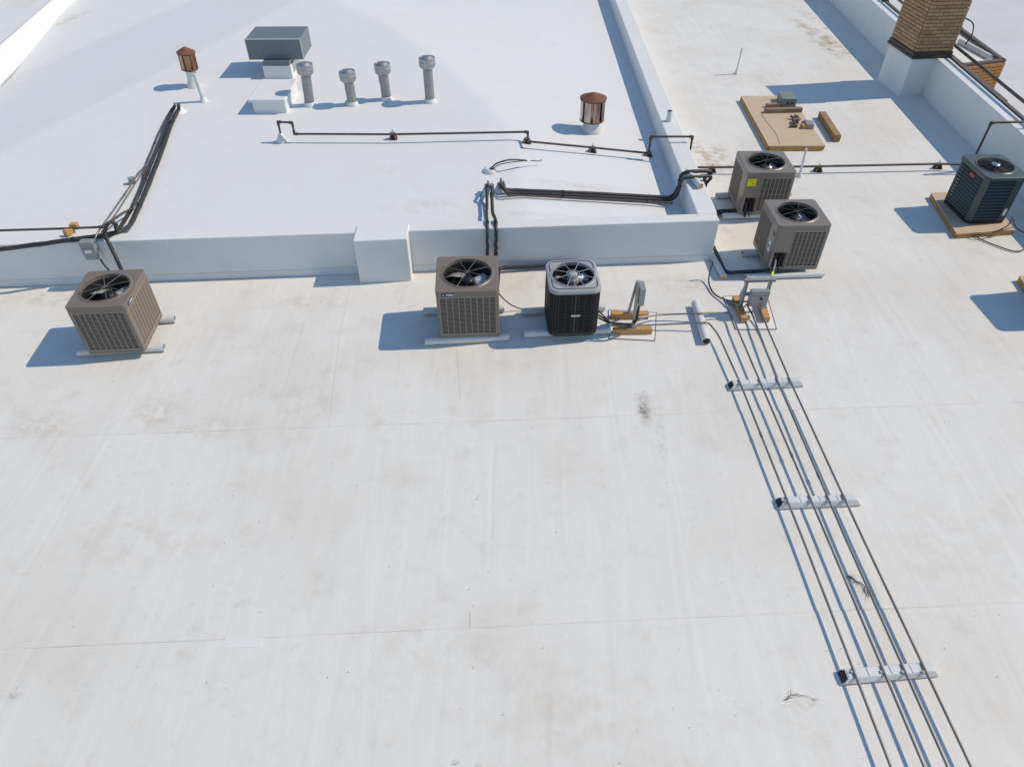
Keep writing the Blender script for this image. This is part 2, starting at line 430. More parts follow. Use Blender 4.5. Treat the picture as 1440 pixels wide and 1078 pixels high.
# west slab beyond the west parapet, with a sunken court notched into it
slz = .45
o0, o1 = at(0, 62, .70), at(72, 0, .70); od = (o1-o0).normalized(); o00 = o0-od*6.4; o11 = o1+od*26
c0, c1, c2 = at(-900, 12, slz), at(40, 12, slz), at(53, 0, slz); cd = (c2-c1).normalized(); c3 = c1+cd*26
wb = MB(); wb.prism([(-60, 4), (o00.x-.1, 4), (o00.x, o00.y), (o11.x, o11.y), (c3.x, c3.y), (c1.x, c1.y), (-60, c1.y)], -3.0, slz)
tag(wb.build('west_roof', M['raised']), kind='structure')
kb = MB(); kb.prism([(-60, c1.y+.02), (c3.x-.02, c1.y+.02), (c3.x-.02, 60), (-60, 60)], -1.4, -1.0)  # court floor, its shade put into the grey colour
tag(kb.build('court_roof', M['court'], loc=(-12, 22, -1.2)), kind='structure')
# east roof beyond the parapet
eb = MB(); eb.prism([(plx(-15)+.4, -15), (70, -15), (70, 80), (plx(80)+.4, 80)], -3.0, -.9)
tag(eb.build('east_roof', M['neighbour']), kind='structure')

# walls
fl, fr = fw(-13), fw(3.0)
ft = .21
wt = empty('front_wall', (*fw(-3), 0), 0, 'long low white parapet wall facing the viewer behind the brown units', 'wall')
mb = MB(); lean = .0
p = [fw(-13), fw(3.03), fw(3.03, ft), fw(-13, ft)]
mb.prism([tuple(q) for q in p], -.02, WALL_TOP)
mb.build('wall', M['wall'], wt, bevel=.012)
mb = MB(); a, b_ = fw(-13, -.014), fw(3.02, -.014)
mb.add([(a.x,a.y,.0),(b_.x,b_.y,.0),(*fw(3.02,-.004),.10),(*fw(-13,-.004),.10)], [(0,1,2,3)])
mb.build('base_flashing', M['wall'], wt)
# pier
q0, q1 = at(506.5, 398), at(579, 394.5)
pl_ = math.hypot(q1.x-q0.x, q1.y-q0.y)
pe = MB(); back0 = fw(q0.x, .16); back1 = fw(q1.x, .16)
pe.prism([(q0.x,q0.y),(q1.x,q1.y),(back1.x,back1.y),(back0.x,back0.y)], -.02, .705)
tag(pe.build('wall_pier', M['wall'], loc=(*q0.xy, 0), bevel=.012), 'white square pier projecting from the front wall left of the centre unit', 'pier')
# divider
dv = MB(); dz = WALL_TOP+.002
dx0, dx1 = 2.69, 3.0
yf = fw(2.9, ft).y+.002
dv.prism([(2.735, fw(2.735, ft).y+.002), (3.04, fw(3.04, ft).y+.002), (3.025, 14), (2.99, 45), (2.66, 45), (2.70, 14)], -.02, WALL_TOP)
tag(dv.build('divider_wall', M['wall'], loc=(2.7, 9.4, 0), bevel=.02), 'white divider wall running away between the raised roof and the right hand roof', 'wall')
# west parapet: a sloping sunlit bank
wp = MB()
rows = []
for s_ in (-6.4, -4, -2, 0, 2, 4.2, 7, 11, 16, 26):
    A = o0+od*s_; B = pa+pdv*s_; inn_ = (B-A); inn_.z = 0; wd = inn_.length; inn_.normalize()
    row = [Vector((A.x, A.y, .3)), A.copy()]
    for t in (.10, .2, .3, .4, .5, .6, .7, .8, .9, 1.0):
        W = wd+.95; p = A+inn_*(.06+(W-.06)*t); zf = roof_z(p.x, p.y)-.004
        k = max(0.0, (1-t)); p.z = zf+(A.z-zf)*(k**2.1)+.012*min(1, 3*(1-t))
        row.append(p)
    row[2].z = A.z
    rows.append(row)
nn = len(rows[0]); vs = [p for r_ in rows for p in r_]; fs = []; 
for i in range(len(rows)-1):
    for j in range(nn-1): fs.append((i*nn+j, (i+1)*nn+j, (i+1)*nn+j+1, i*nn+j+1))
wp.add(vs, [f[::-1] for f in fs], True)
tag(wp.build('west_parapet', M['raised'], loc=o0), 'bright sunlit white banked parapet across the upper left corner', 'parapet')

# east parapet with coping
ep = empty('east_parapet', (9.2, 18, 0), 0, 'tall white parapet wall on the right, its face in shade, brown coping behind', 'parapet')
PZ = .79
mb = MB(); mb.prism([(plx(-12), -12), (plx(-12)+.28, -12), (plx(60)+.28, 60), (plx(60), 60)], -.9, PZ)
mb.build('wall', M['wall'], ep, bevel=.012)
ys = [-12, 4.6, 7.7, 10.75, 13.8]
for i, (y0, y1) in enumerate(zip([-12, 7.0, 10.4, 13.35, 16.4, 19.5, 22.6, 25.6], [6.99, 10.39, 13.34, 16.39, 19.49, 22.59, 25.59, 60])):
    mb = MB(); inn, outw = (.284, .40) if 13 < y0 < 16 else (.284, .36)
    mb.prism([(plx(y0)+inn, y0), (plx(y0)+outw, y0), (plx(y1)+outw, y1), (plx(y1)+inn, y1)], PZ-.10, PZ+.025)
    mb.build('coping', M['coping2'], ep, bevel=.006)
mb = MB(); mb.prism([(plx(-12)+.283, -12), (plx(-12)+.36, -12), (plx(60)+.36, 60), (plx(60)+.283, 60)], -.9, PZ-.102)
mb.build('outer_face', M['wall'], ep)

# ------------------------------------------------------------------ chimney
ca = R(5.5); cw, cdp = .82, 1.0
csw = Vector((8.47, 15.69, 0))
ch = empty('chimney', csw, ca, 'tall square tan brick chimney on a white clad base at the right parapet', 'chimney')
BZ0, BZ1, CT = .775, .925, 2.68
mb = MB(); mb.box((cw/2, cdp/2, BZ0/2-.01), (cw, cdp, BZ0+.02)); mb.build('clad_base', M['wall'], ch, local=True, bevel=.012)
mb = MB(); mb.box((cw/2, cdp/2, (BZ0+BZ1)/2), (cw+.05, cdp+.05, BZ1-BZ0-.02)); mb.build('flashing', M['coping'], ch, local=True, bevel=.006)
mb = MB(); mb.box((cw/2, cdp/2, BZ0+.04), (cw+.085, cdp+.085, .05)); mb.build('flashing', M['coping'], ch, local=True, bevel=.006)
mb = MB(); mb.box((cw/2, cdp/2, (BZ1-.05+CT)/2), (cw-.028, cdp-.028, CT-BZ1+.05)); mb.build('mortar_core', M['mortar'], ch, local=True)
mb = MB(); mb.box((cw/2, cdp/2, CT+.03), (cw+.08, cdp+.08, .06)); mb.build('cap', M['mortar'], ch, local=True)
bl, bh, bt = .1980, .057, .05
def brick_proto(L, m_, w=bt):
    b = MB(); b.box((0, 0, 0), (L, w, bh)); o = b.build('brick', m_, ch, local=True)
    return o
course = .0685
protos = {}
nb = 0; rest = MB()
ncourse = int((CT-BZ1)/course)
for c in range(ncourse):
    z = BZ1+.038+c*course
    def run(Lt, place, halfstart, visible):
        global nb
        g = .010; x = 0.0
        first = (bl-g)/2 if halfstart else bl
        segs = []; L = first
        while x < Lt-.03:
            L = min(L, Lt-x); segs.append((x+L/2, L)); x += L+g; L = bl
        for xc, L in segs:
            pos, rz = place(xc)
            jit = random.uniform(-.003, .004)
            if visible and nb < 298:
                mk = random.choices(('brick','brick2','brick3'), (5,3,3))[0]; key = (round(L, 3), mk)
                rot = (0, R(random.uniform(-.4,.4)), rz)
                pos = Vector(pos)+Vector((jit if rz else 0, jit if not rz else 0, random.uniform(-.002,.002)))
                if key not in protos:
                    protos[key] = brick_proto(L, M[mk]); protos[key].location = pos; protos[key].rotation_euler = rot
                else: share(protos[key], ch, pos, rot)
                nb += 1
            else:
                rest.box(pos, (L, bt, bh), rotz(rz))
    h1 = c % 2 == 0
    run(cw, lambda t: ((t, .011, z), 0), h1, True)
    run(cdp-.075, lambda t: ((.011, .048+t, z), R(90)), not h1, True)
    run(cw, lambda t: ((t, cdp-.011, z), 0), not h1, False)
    run(cdp-.075, lambda t: ((cw-.011, .048+t, z), R(90)), h1, False)
rest.build('brickwork', M['brick'], ch, local=True, kind='stuff')

# brick well with coping beyond the parapet
w0, w1, w2 = at(1362, 90, .82), at(1415, 84, .82), at(1351, 37, .82)
bw = empty('brick_well', (w1.x, w1.y, -.9), 0, 'orange brick walled box with brown coping behind the chimney', 'roof box')
u = (w1-w0).normalized(); v = (w2-w1); vl = v.length; v.normalize()
xin = plx(w1.y)+.42
A0 = Vector((plx(w0.y)+.40, w0.y-.03, 0)); A1 = Vector((w1.x, w1.y, 0)); A2 = Vector((w2.x, w2.y, 0)); A3 = Vector((plx(w2.y)+.40, w2.y, 0))
for p, q in ((A0, A1), (A1, A2), (A2, A3)):
    mb = MB(); d = (q-p).normalized(); nrm = Vector((-d.y, d.x, 0))
    pp = p; qq = q
    mb.prism([(pp.x,pp.y),(qq.x,qq.y),(qq.x+nrm.x*.10-d.x*.10,qq.y+nrm.y*.10-d.y*.10),(pp.x+nrm.x*.10+d.x*.1*(p!=A0),pp.y+nrm.y*.10+d.y*.1*(p!=A0))], -.9, .77)
    mb.build('wall', M['mortar'], bw)
    mb = MB(); mb.beam(pp-d*0.02+nrm*.045+Vector((0,0,.80)), qq+d*.02+nrm*.045+Vector((0,0,.80)), .085, .045)
    mb.build('coping', M['coping2'], bw, bevel=.006)
mb = MB(); mb.prism([(A0.x,A0.y+.06),(A1.x-.05,A1.y+.06),(A2.x-.05,A2.y-.05),(A3.x,A3.y-.05)], .40, .745); mb.build('well_roof', M['wall'], bw)
mb = MB(); pA = at(1350, 58, .79); pB = at(1392, 81, .79); mb.tube([pA, pB], .06, 12); mb.build('membrane_roll', M['pvc'], bw)
proto = None; d = (A1-A0).normalized(); Lw = (A1-A0).length
for c in range(14):
    z = .77-.038-c*course; x = (.10 if c % 2 else 0.0)
    while x+bl < Lw+.001:
        pos = A0+d*(x+bl/2)+Vector((0, -.004, z)); rz = math.atan2(d.y, d.x)
        if proto is None:
            b = MB(); b.box((0,0,0), (bl, .05, bh)); proto = b.build('brick', M['orangebrick'], bw, local=True)
            proto.location = pos-bw.location; proto.rotation_euler = (0,0,rz)
        else: share(proto, bw, pos-bw.location+Vector((0, random.uniform(-.003,.003), 0)), (0,0,rz))
        x += bl+.01
    rem = Lw-x-.004
    if rem > .04 and proto is not None:
        b = MB(); b.box((0,0,0), (rem, .05, bh)); h_ = b.build('brick', M['orangebrick'], bw, local=True)
        h_.location = A0+d*(x+rem/2)+Vector((0,-.004,z))-bw.location; h_.rotation_euler = (0,0,math.atan2(d.y, d.x))

# ------------------------------------------------------------------ condensing units
def hollow(outer, k, z0, z1):
    mb = MB(); n = len(outer); vs = []
    for sc_, z in ((1, z0), (1, z1), (k, z1), (k, z0)): vs += [(p[0]*sc_, p[1]*sc_, z) for p in outer]
    return mb.add(vs, [(r_*n+i, r_*n+(i+1) % n, ((r_+1) % 4)*n+(i+1) % n, ((r_+1) % 4)*n+i) for r_ in range(4) for i in range(n)])
def rrect(w, d, r, n=6, sub=0):
    pts = []
    for cx_, cy_, a0 in ((w/2-r, -d/2+r, -90), (w/2-r, d/2-r, 0), (-w/2+r, d/2-r, 90), (-w/2+r, -d/2+r, 180)):
        for k in range(n+1):
            a = R(a0+90*k/n); pts.append(Vector((cx_+r*math.cos(a), cy_+r*math.sin(a), 0)))
    if sub:
        out = []
        for i, p in enumerate(pts):
            q = pts[(i+1) % len(pts)]; out.append(p)
            if (i+1) % (n+1) == 0: out += [p.lerp(q, k/sub) for k in range(1, sub)]
        pts = out
    return pts
def top_panel(w, d, r, z0, z1, hole, lip=.05, rim=.008, n=8, dome=.0):
    mb = MB(); out = rrect(w, d, r, n, 14); m = len(out)
    def ring(scale_in, z):
        o = rrect(w-2*scale_in, d-2*scale_in, max(.005, r-scale_in), n, 14); return [p+Vector((0,0,z)) for p in o]
    def circ(rad, z):
        return [Vector((rad*math.cos(a), rad*math.sin(a), z)) for a in [math.atan2(p.y/d, p.x/w) for p in out]]
    loops = [ring(0, z0), ring(0, z1-rim), ring(rim*.35, z1-rim*.3), ring(rim*1.2, z1), circ(hole+.035, z1+dome), circ(hole+.018, z1+.012+dome), circ(hole, z1+.006+dome), circ(hole-.004, z1-lip)]
    vs = [p for l in loops for p in l]; fs = []
    for i in range(len(loops)-1):
        for k in range(m): fs.append((i*m+k, i*m+(k+1)%m, (i+1)*m+(k+1)%m, (i+1)*m+k))
    mb.add(vs, fs, False); return mb
def ring_pts(r, z, n=40): return [Vector((r*math.cos(2*math.pi*k/n), r*math.sin(2*math.pi*k/n), z)) for k in range(n+1)]
def blade(mb, a, r0, r1, half, z, tilt, n=5):
    vs = []
    for i in range(n+1):
        t = i/n; rad = r0+(r1-r0)*t
        hw = half*(.55+.45*t)
        for s in (-1, -.33, .33, 1):
            ang = a+s*hw*(1.0 if i else .8)
            zz = z+s*tilt*(1-.25*t)-.012*s*s
            vs.append(Vector((rad*math.cos(ang), rad*math.sin(ang), zz)))
    fs = [(i*4+j, (i+1)*4+j, (i+1)*4+j+1, i*4+j+1) for i in range(n) for j in range(3)]
    mb.add(vs, fs, True)
def solidify(o, t):
    s = o.modifiers.new('thick', 'SOLIDIFY'); s.thickness = t; return o
def grille_side(L, z0, z1, cols, rows, x0=None, x1=None, edge=.016, bar=.0085, rib=.012, depth=.012):
    """a stamped louvre panel standing in the XZ plane at y=0, outward -Y"""
    mb = MB(); x0 = -L/2 if x0 is None else x0; x1 = L/2 if x1 is None else x1
    W = x1-x0; H_ = z1-z0
    mb.box((x0+edge/2, 0, (z0+z1)/2), (edge, depth, H_)); mb.box((x1-edge/2, 0, (z0+z1)/2), (edge, depth, H_))
    mb.box(((x0+x1)/2, 0, z0+.0125), (W-2*edge, depth, .025)); mb.box(((x0+x1)/2, 0, z1-.0125), (W-2*edge, depth, .025))
    for c in range(1, cols): mb.box((x0+edge+(W-2*edge)*c/cols, -.002, (z0+z1)/2), (rib, depth, H_-.05))
    for r_ in range(1, rows): mb.box(((x0+x1)/2, .002, z0+.025+(H_-.05)*r_/rows), (W-2*edge, depth*.7, bar))
    return mb
def fan_set(root, zt, hole, mats, nb_, a0, half, hubr=.075, tilt=.05, depth=.10, guard_rods=8, blade_m=('blade',), hub_top=None):
    mb = MB(); mb.lathe((0,0,0), [(hole-.004, zt-.03), (hole-.004, zt-.24), (0.002, zt-.27)], 40, False); mb.build('shroud', M['inside'], root, local=True)
    mb = MB(); mb.lathe((0,0,0), [(.001, zt-depth+.035), (hubr*.8, zt-depth+.03), (hubr, zt-depth+.005), (hubr, zt-depth-.075), (.001, zt-depth-.075)], 24, True)
    fan = mb.build('fan_hub', M[hub_top or 'black'], root, local=True)
    for i in range(nb_):
        b = MB(); blade(b, a0+2*math.pi*i/nb_, hubr*.9, hole-.03, half, zt-depth-.03, tilt)
        solidify(b.build('fan_blade', M[blade_m[i % len(blade_m)]], fan, local=True), .003)
def guard(root, zt, hole, rods, a0, m_, r=.0035, rings=(1.0,), ringr=None, inner=.0):
    mb = MB()
    for k in range(rods):
        a = a0+2*math.pi*k/rods; c, s = math.cos(a), math.sin(a)
        e = hole+.012
        pts = [(inner*c, inner*s, zt+.020), (e*.55*c, e*.55*s, zt+.020), (e*.95*c, e*.95*s, zt+.015), (e*1.04*c, e*1.04*s, zt+.010), (e*1.06*c, e*1.06*s, zt+.002)]
        mb.tube(pts, r, 6)
    for q in rings: mb.tube(ring_pts(hole*q, zt+.017 if q < .99 else zt+.013, 40), ringr or r, 6, caps=False)
    return mb.build('fan_guard', M[m_], root, local=True)

def text_mesh(txt, size, m_, root, loc, rot, bold=.0):
    cu = bpy.data.curves.new('lettering', 'FONT'); cu.body = txt; cu.size = size; cu.align_x = 'CENTER'; cu.align_y = 'CENTER'
    cu.extrude = .0008; cu.offset = bold
    t = bpy.data.objects.new('lettering', cu); COL.objects.link(t)
    bpy.context.view_layer.update()
    me = bpy.data.meshes.new_from_object(t.evaluated_get(bpy.context.evaluated_depsgraph_get()))
    bpy.data.objects.remove(t)
    me.materials.clear(); me.materials.append(m_)
    o = bpy.data.objects.new('lettering', me); COL.objects.link(o); o.parent = root; o.location = loc; o.rotation_euler = rot
    return o

UG = 'taupe brown air conditioning condensers on the roof'
def brown_unit(loc, rz, label, w, d, h, service=False, badge_side='S', blade_a=0.4, mk='tan', hole=.285):
    root = empty('ac_condenser', loc, rz, label, 'air conditioner', UG)
    sk = .085                                     # skirt height
    mb = MB(); mb.prism([tuple(p.xy) for p in rrect(w-.01, d-.01, .035)], .0, .045); mb.build('base_pan', M[mk], root, local=True, bevel=.004)
    if not service:
        mb = MB(); mb.prism([tuple(p.xy) for p in rrect(w-.05, d-.05, .03)], .045, h-.30); mb.build('coil', M['coil'], root, local=True)
    else:
        x0 = -w/2+.25; y0 = -d/2+.25
        mb = MB(); mb.prism([(x0+.02, -d/2+.025), (w/2-.025, -d/2+.025), (w/2-.025, d/2-.025), (-w/2+.025, d/2-.025), (-w/2+.025, y0+.02), (x0+.02, y0+.02)], .045, .305); mb.build('coil', M['coil'], root, local=True)
    hollow([tuple(p.xy) for p in rrect(w-.05, d-.05, .03)], .93, h-.30 if not service else .305, h-sk).build('coil', M['coil'], root, local=True)
    for sx in (-1, 1):
        for sy in (-1, 1):
            if service and sx < 0 and sy < 0: continue
            mb = MB(); mb.lathe((sx*(w/2-.028), sy*(d/2-.028), 0), [(.022, .045), (.022, h-sk)], 12, True); mb.build('corner_post', M[mk], root, local=True)
    for side, rot in (('S', 0), ('E', 90), ('N', 180), ('W', -90)):
        L = (w if side in 'SN' else d)-.075; half = (d if side in 'SN' else w)/2-.012
        if service and side == 'S':
            mb = grille_side(L, .045, h-sk, 7, 26, x0=-w/2+.255, x1=L/2)
        elif service and side == 'W':
            mb = grille_side(L, .045, h-sk, 7, 26, x0=-L/2, x1=L/2-.20)
        else: mb = grille_side(L, .045, h-sk, 9, 27)
        m3 = rotz(R(rot)); mb.v = [m3 @ (p+Vector((0, -half, 0))) for p in mb.v]
        mb.build('louvre_panel', M['grille'], root, local=True, kind='stuff')
    if service:
        mb = MB(); zc = .30
        mb.prism([(-w/2+.004, -d/2+.03), (-w/2+.03, -d/2+.004), (-w/2+.25, -d/2+.004), (-w/2+.25, -d/2+.02), (-w/2+.035, -d/2+.02), (-w/2+.02, -d/2+.035), (-w/2+.02, -d/2+.245), (-w/2+.004, -d/2+.245)], zc, h-sk)
        mb.build('service_panel', M[mk], root, local=True)
        mb = MB(); mb.box((-w/2+.012, -d/2+.14, .172), (.016, .21, .255)); mb.box((-w/2+.032, -d/2+.010, .172), (.045, .012, .255)); mb.build('corner_panel', M[mk], root, local=True)
        mb = MB(); mb.box((-w/2+.242, -d/2+.13, .172), (.012, .23, .255)); mb.box((-w/2+.13, -d/2+.24, .172), (.21, .012, .255)); mb.build('valve_recess', M[mk], root, local=True)
        for k, (xx, rr_) in enumerate(((.11, .020), (.18, .011))):
            mb = MB(); mb.tube(fillet([Vector((-w/2+xx, -d/2+.23, .22)), Vector((-w/2+xx, -d/2+.06, .22)), Vector((-w/2+xx, -d/2+.03, .03)), Vector((-w/2+xx-.02, -d/2-.06, .0))], .06), rr_, 8)
            mb.build('refrigerant_line', M['rubber'], root, local=True)
        mb = MB(); mb.box((-w/2+.15, -d/2+.20, .22), (.04, .04, .04)); mb.build('valve', M['brass'], root, local=True)
    hx = .0
    tp = top_panel(w, d, .05, h-sk, h, hole); tp.build('top_panel', M[mk], root, local=True)
    fan_set(root, h, hole, None, 3, blade_a, .60, hubr=.085, tilt=.055, depth=.11, blade_m=('blade', 'blade', 'bladedark'))
    mb = MB()
    for k in range(4):
        a = R(20+90*k); mb.tube([(0,0,h-.22), (hole*.98*math.cos(a), hole*.98*math.sin(a), h-.20)], .008, 6)
    mb.build('motor_mount', M['wire'], root, local=True)
    guard(root, h, hole, 8, R(22), 'boxdark' if service else 'wire', .0030 if service else .0042, (1.0,), .003)
    if badge_side:
        bw_, bh_ = .150, .042
        e = MB(); e.box((0,0,0), (bw_, .006, bh_)); bo = e.build('badge', M['blue'], root, local=True)
        bo.location = (-w/2+.155, -d/2-.003, h-.048)
        if badge_side == 'E': bo.location = (w/2+.003, -d/2+.16, h-.048); bo.rotation_euler = (0,0,R(90))
        text_mesh('YORK', .036, M['white'], bo, (.022, -.0035, 0), (R(90), 0, 0), .0012)
        st = MB(); vs = [(0,-.0038,0)]
        pts = [((.014 if k % 2 == 0 else .005)*math.cos(R(45*k+22.5)), -.0038, (.014 if k % 2 == 0 else .005)*math.sin(R(45*k+22.5))) for k in range(8)]
        st.add(pts, [tuple(range(8))[::-1]]); so = st.build('emblem', M['white'], bo, local=True); so.location = (-.052, 0, 0)
    return root
BH = .735
lc = (at(127, 494.5, .1)+at(224.6, 438, .1))/2
YR = R(2.6)
def from_sw(x, y, w, d, rz, z=.1):
    o = rotz(rz) @ Vector((w/2, d/2, 0)); return Vector((x, y, z))+o
york = brown_unit(from_sw(-.955, 7.215, .80, .80, YR), YR, 'square taupe condenser with navy badge at the middle of the front wall', .80, .80, BH, blade_a=.1, hole=.312)
left = brown_unit(from_sw(-5.40, 6.885, .715, .80, R(4.0)), R(4.0), 'taupe condenser standing alone at far left under the wall mounted switch box', .715, .80, BH, badge_side='E', blade_a=.35, hole=.288)
ue = brown_unit(from_sw(3.735, 8.79, .765, .76, R(1.5)), R(1.5), 'nearer taupe condenser of the right pair, beside the strut rack', .765, .76, BH, service=True, badge_side=None, mk='tan2', blade_a=.5, hole=.275)
uf = brown_unit(from_sw(3.70, 10.40, .775, .78, R(.6)), R(.6), 'rear taupe condenser of the right pair, with a yellow sticker', .775, .78, BH, service=True, badge_side=None, mk='tan2', blade_a=.3, hole=.285)
mb = MB(); mb.box((-.3875+.095, -.393, .57), (.135, .004, .125)); mb.build('sticker', M['yellow'], uf, local=True)
mb = MB(); mb.box((-.3875+.12, -.3955, .545), (.02, .002, .02)); mb.build('sticker_print', M['black'], uf, local=True)
for (yy, zz, s) in ((-.26, .40, .075), (-.265, .29, .07)):
    mb = MB(); mb.box((-.3835, yy, zz), (.004, .06, s)); mb.build('sticker', M['white'], ue, local=True)
mb = MB(); mb.box((-.3835, -.30, .56), (.004, .05, .05)); mb.build('maker_plate', M['boxdark'], ue, local=True)

# grey topped unit
def grey_unit(loc, rz):
    w, d, h, r = .655, .70, .73, .12
    root = empty('ac_condenser', loc, rz, 'charcoal condenser with rounded corners and a pale grey top', 'air conditioner')
    mb = MB(); mb.prism([tuple(p.xy) for p in rrect(w-.01, d-.01, r)], 0, .05); mb.build('base_pan', M['gcase'], root, local=True, bevel=.006)
    mb = MB(); mb.prism([tuple(p.xy) for p in rrect(w-.04, d-.04, r-.02)], .05, h-.30); mb.build('coil', M['coil'], root, local=True)
    hollow([tuple(p.xy) for p in rrect(w-.04, d-.04, r-.02)], .93, h-.30, h-.06).build('coil', M['coil'], root, local=True)
    mb = MB(); path = rrect(w-.016, d-.016, r-.008, 5)
    for k in range(21):
        z = .06+k*(h-.13)/20.5
        n = len(path)
        for i in range(n):
            a, b_ = path[i], path[(i+1)%n]
            mb.beam(a+Vector((0,0,z)), b_+Vector((0,0,z)), .010, .009)
    tot = [(path[i], path[(i+1)%len(path)]) for i in range(len(path))]
    for a, b_ in tot:
        L = (b_-a).length; m_ = max(1, int(L/.075))
        for j in range(m_):
            p = a.lerp(b_, j/m_); mb.box((p.x*1.004, p.y*1.004, h/2-.01), (.007, .007, h-.08))
    mb.build('wire_guard', M['gcase'], root, local=True, kind='stuff')
    for sx, ax in ((0, 'y'), (1, 'x')):
        for sg in (-1, 1):
            mb = MB()
            if ax == 'y': mb.box((0, sg*(d/2-.004), h/2-.01), (.022, .010, h-.08))
            else: mb.box((sg*(w/2-.004), 0, h/2-.01), (.010, .022, h-.08))
            mb.build('centre_rib', M['gcase'], root, local=True)
    tp = top_panel(w+.012, d+.012, r+.006, h-.055, h, .272, rim=.022, dome=.0); tp.build('top_panel', M['gtop'], root, local=True)
    mb = MB(); pts = [p+Vector((0,0,h+.002)) for p in rrect(w-.085, d-.085, r-.03, 6)]; mb.tube(pts+[pts[0]], .006, 6, caps=False); mb.build('top_bead', M['boxdark'], root, local=True)
    fan_set(root, h, .272, None, 3, R(25), .36, hubr=.075, tilt=.05, depth=.07, blade_m=('blade',), hub_top='gtop')
    guard(root, h, .272, 8, R(22.5), 'gtop', .0045, (1.0, .30), .004, inner=.06)
    mb = MB(); mb.lathe((0,0,0), [(.001, h+.026), (.05, h+.024), (.06, h+.016), (.06, h+.010)], 24); mb.build('hub_plate', M['gtop'], root, local=True)
    mb = MB(); mb.box((.012, -d/2-.006, .345), (.115, .008, .034)); mb.build('badge', M['galv'], root, local=True)
    return root
gu = grey_unit(from_sw(.475, 7.235, .655, .70, R(3.5)), R(3.5))

# dark green louvred units
def green_unit(loc, rz, label):
    w, d, h = .67, .80, .80
    root = empty('ac_condenser', loc, rz, label, 'air conditioner', 'dark green louvred condensers on wooden pads')
    c = .07
    octo = lambda q: [(-w/2+c+q, -d/2+q), (w/2-c-q, -d/2+q), (w/2-q, -d/2+c+q), (w/2-q, d/2-c-q), (w/2-c-q, d/2-q), (-w/2+c+q, d/2-q), (-w/2+q, d/2-c-q), (-w/2+q, -d/2+c+q)]
    mb = MB(); mb.prism(octo(.004), 0, .05); mb.build('base_pan', M['black'], root, local=True)
    mb = MB(); mb.prism(octo(.045), .05, h-.30); mb.build('coil', M['coil'], root, local=True)
    hollow(octo(.045), .96, h-.30, h-.06).build('coil', M['coil'], root, local=True)
    o = octo(.0)
    for i in (1, 3, 5, 7):
        a = Vector((*o[i], 0)); b_ = Vector((*o[(i+1)%8], 0)); mid = (a+b_)/2
        mb = MB(); inw = (-mid.normalized())*.01
        mb.prism([tuple((a).xy), tuple((b_).xy), tuple((b_+inw*3).xy), tuple((a+inw*3).xy)], .05, h-.06); mb.build('corner_post', M['green'], root, local=True)
    ns = 12; protoS = {}
    for side, rot in (('S', 0), ('E', 90), ('N', 180), ('W', -90)):
        L = (w if side in 'SN' else d)-2*c-.01; half = (d if side in 'SN' else w)/2
        Lx0, Lx1 = -L/2, L/2
        if side == 'S': Lx1 = L/2-.10
        if side == 'E': Lx0 = -L/2+.10
        m3 = rotz(R(rot))
        for k in range(ns):
            z = .085+k*(h-.19)/(ns-1)
            pos = m3 @ Vector(((Lx0+Lx1)/2, -half+.018, z))
            key = round(Lx1-Lx0, 3)
            if key not in protoS:
                mb = MB(); Lh = (Lx1-Lx0)/2
                mb.add([(-Lh,-.014,-.012),(Lh,-.014,-.012),(Lh,.014,.012),(-Lh,.014,.012),(-Lh,-.014,-.019),(Lh,-.014,-.019),(Lh,.014,.007),(-Lh,.014,.007)],
                       [(0,1,2,3),(7,6,5,4),(0,4,5,1),(1,5,6,2),(2,6,7,3),(3,7,4,0)])
                protoS[key] = mb.build('slat', M['green'], root, local=True); q = protoS[key]; q.location = pos; q.rotation_euler = (0,0,R(rot))
            else: share(protoS[key], root, pos, (0,0,R(rot)))
    mb = MB(); mb.prism([(w/2-c-.11, -d/2+.002), (w/2-c, -d/2+.002), (w/2-.002, -d/2+c), (w/2-.002, -d/2+c+.11), (w/2-.03, -d/2+c+.11), (w/2-.03, -d/2+c+.02), (w/2-c-.02, -d/2+.03), (w/2-c-.11, -d/2+.03)], .052, h-.062)
    mb.build('control_panel', M['green'], root, local=True)
    mb = MB(); mb.box((w/2-c-.05, -d/2-.001, .20), (.05, .005, .12)); mb.build('label_plate', M['white'], root, local=True)
    mb = MB(); mb.box((-w/2+.010, -.03, .665), (.012, .12, .05), None); mb.build('badge', M['red'], root, local=True)
    tp = top_panel(w+.03, d+.03, .09, h-.062, h, .262, rim=.02); tp.build('top_panel', M['green'], root, local=True)
    fan_set(root, h, .262, None, 4, R(10), .42, hubr=.07, tilt=.04, depth=.10, blade_m=('bladedark',))
    mb = MB()
    for k in range(15): mb.tube(ring_pts(.07+.0132*k, h+.012+.012*(1-k/15), 32), .0022, 5, caps=False)
    for k in range(12):
        a = 2*math.pi*k/12; mb.tube([(.06*math.cos(a), .06*math.sin(a), h+.026), (.268*math.cos(a), .268*math.sin(a), h+.010)], .0028, 5)
    mb.build('fan_guard', M['gcase'], root, local=True)
    mb = MB(); mb.lathe((0,0,0), [(.001, h+.036), (.052, h+.034), (.066, h+.024), (.066, h+.016)], 28); hp = mb.build('hub_plate', M['chrome'], root, local=True)
    mb = MB(); mb.tube(ring_pts(.034, h+.0365, 20), .004, 5, caps=False); mb.build('emblem', M['boxdark'], hp, local=True)
    return root
gl = from_sw(7.30, 10.13, .67, .80, R(2.5), .085)
GU = green_unit(gl, R(2.5), 'dark green louvred condenser on a wooden pad by the right parapet')
HS = Vector((.10, -2.50, 0))
HU = green_unit(gl+HS, R(2.5), 'dark green condenser mostly outside the right edge of the picture')
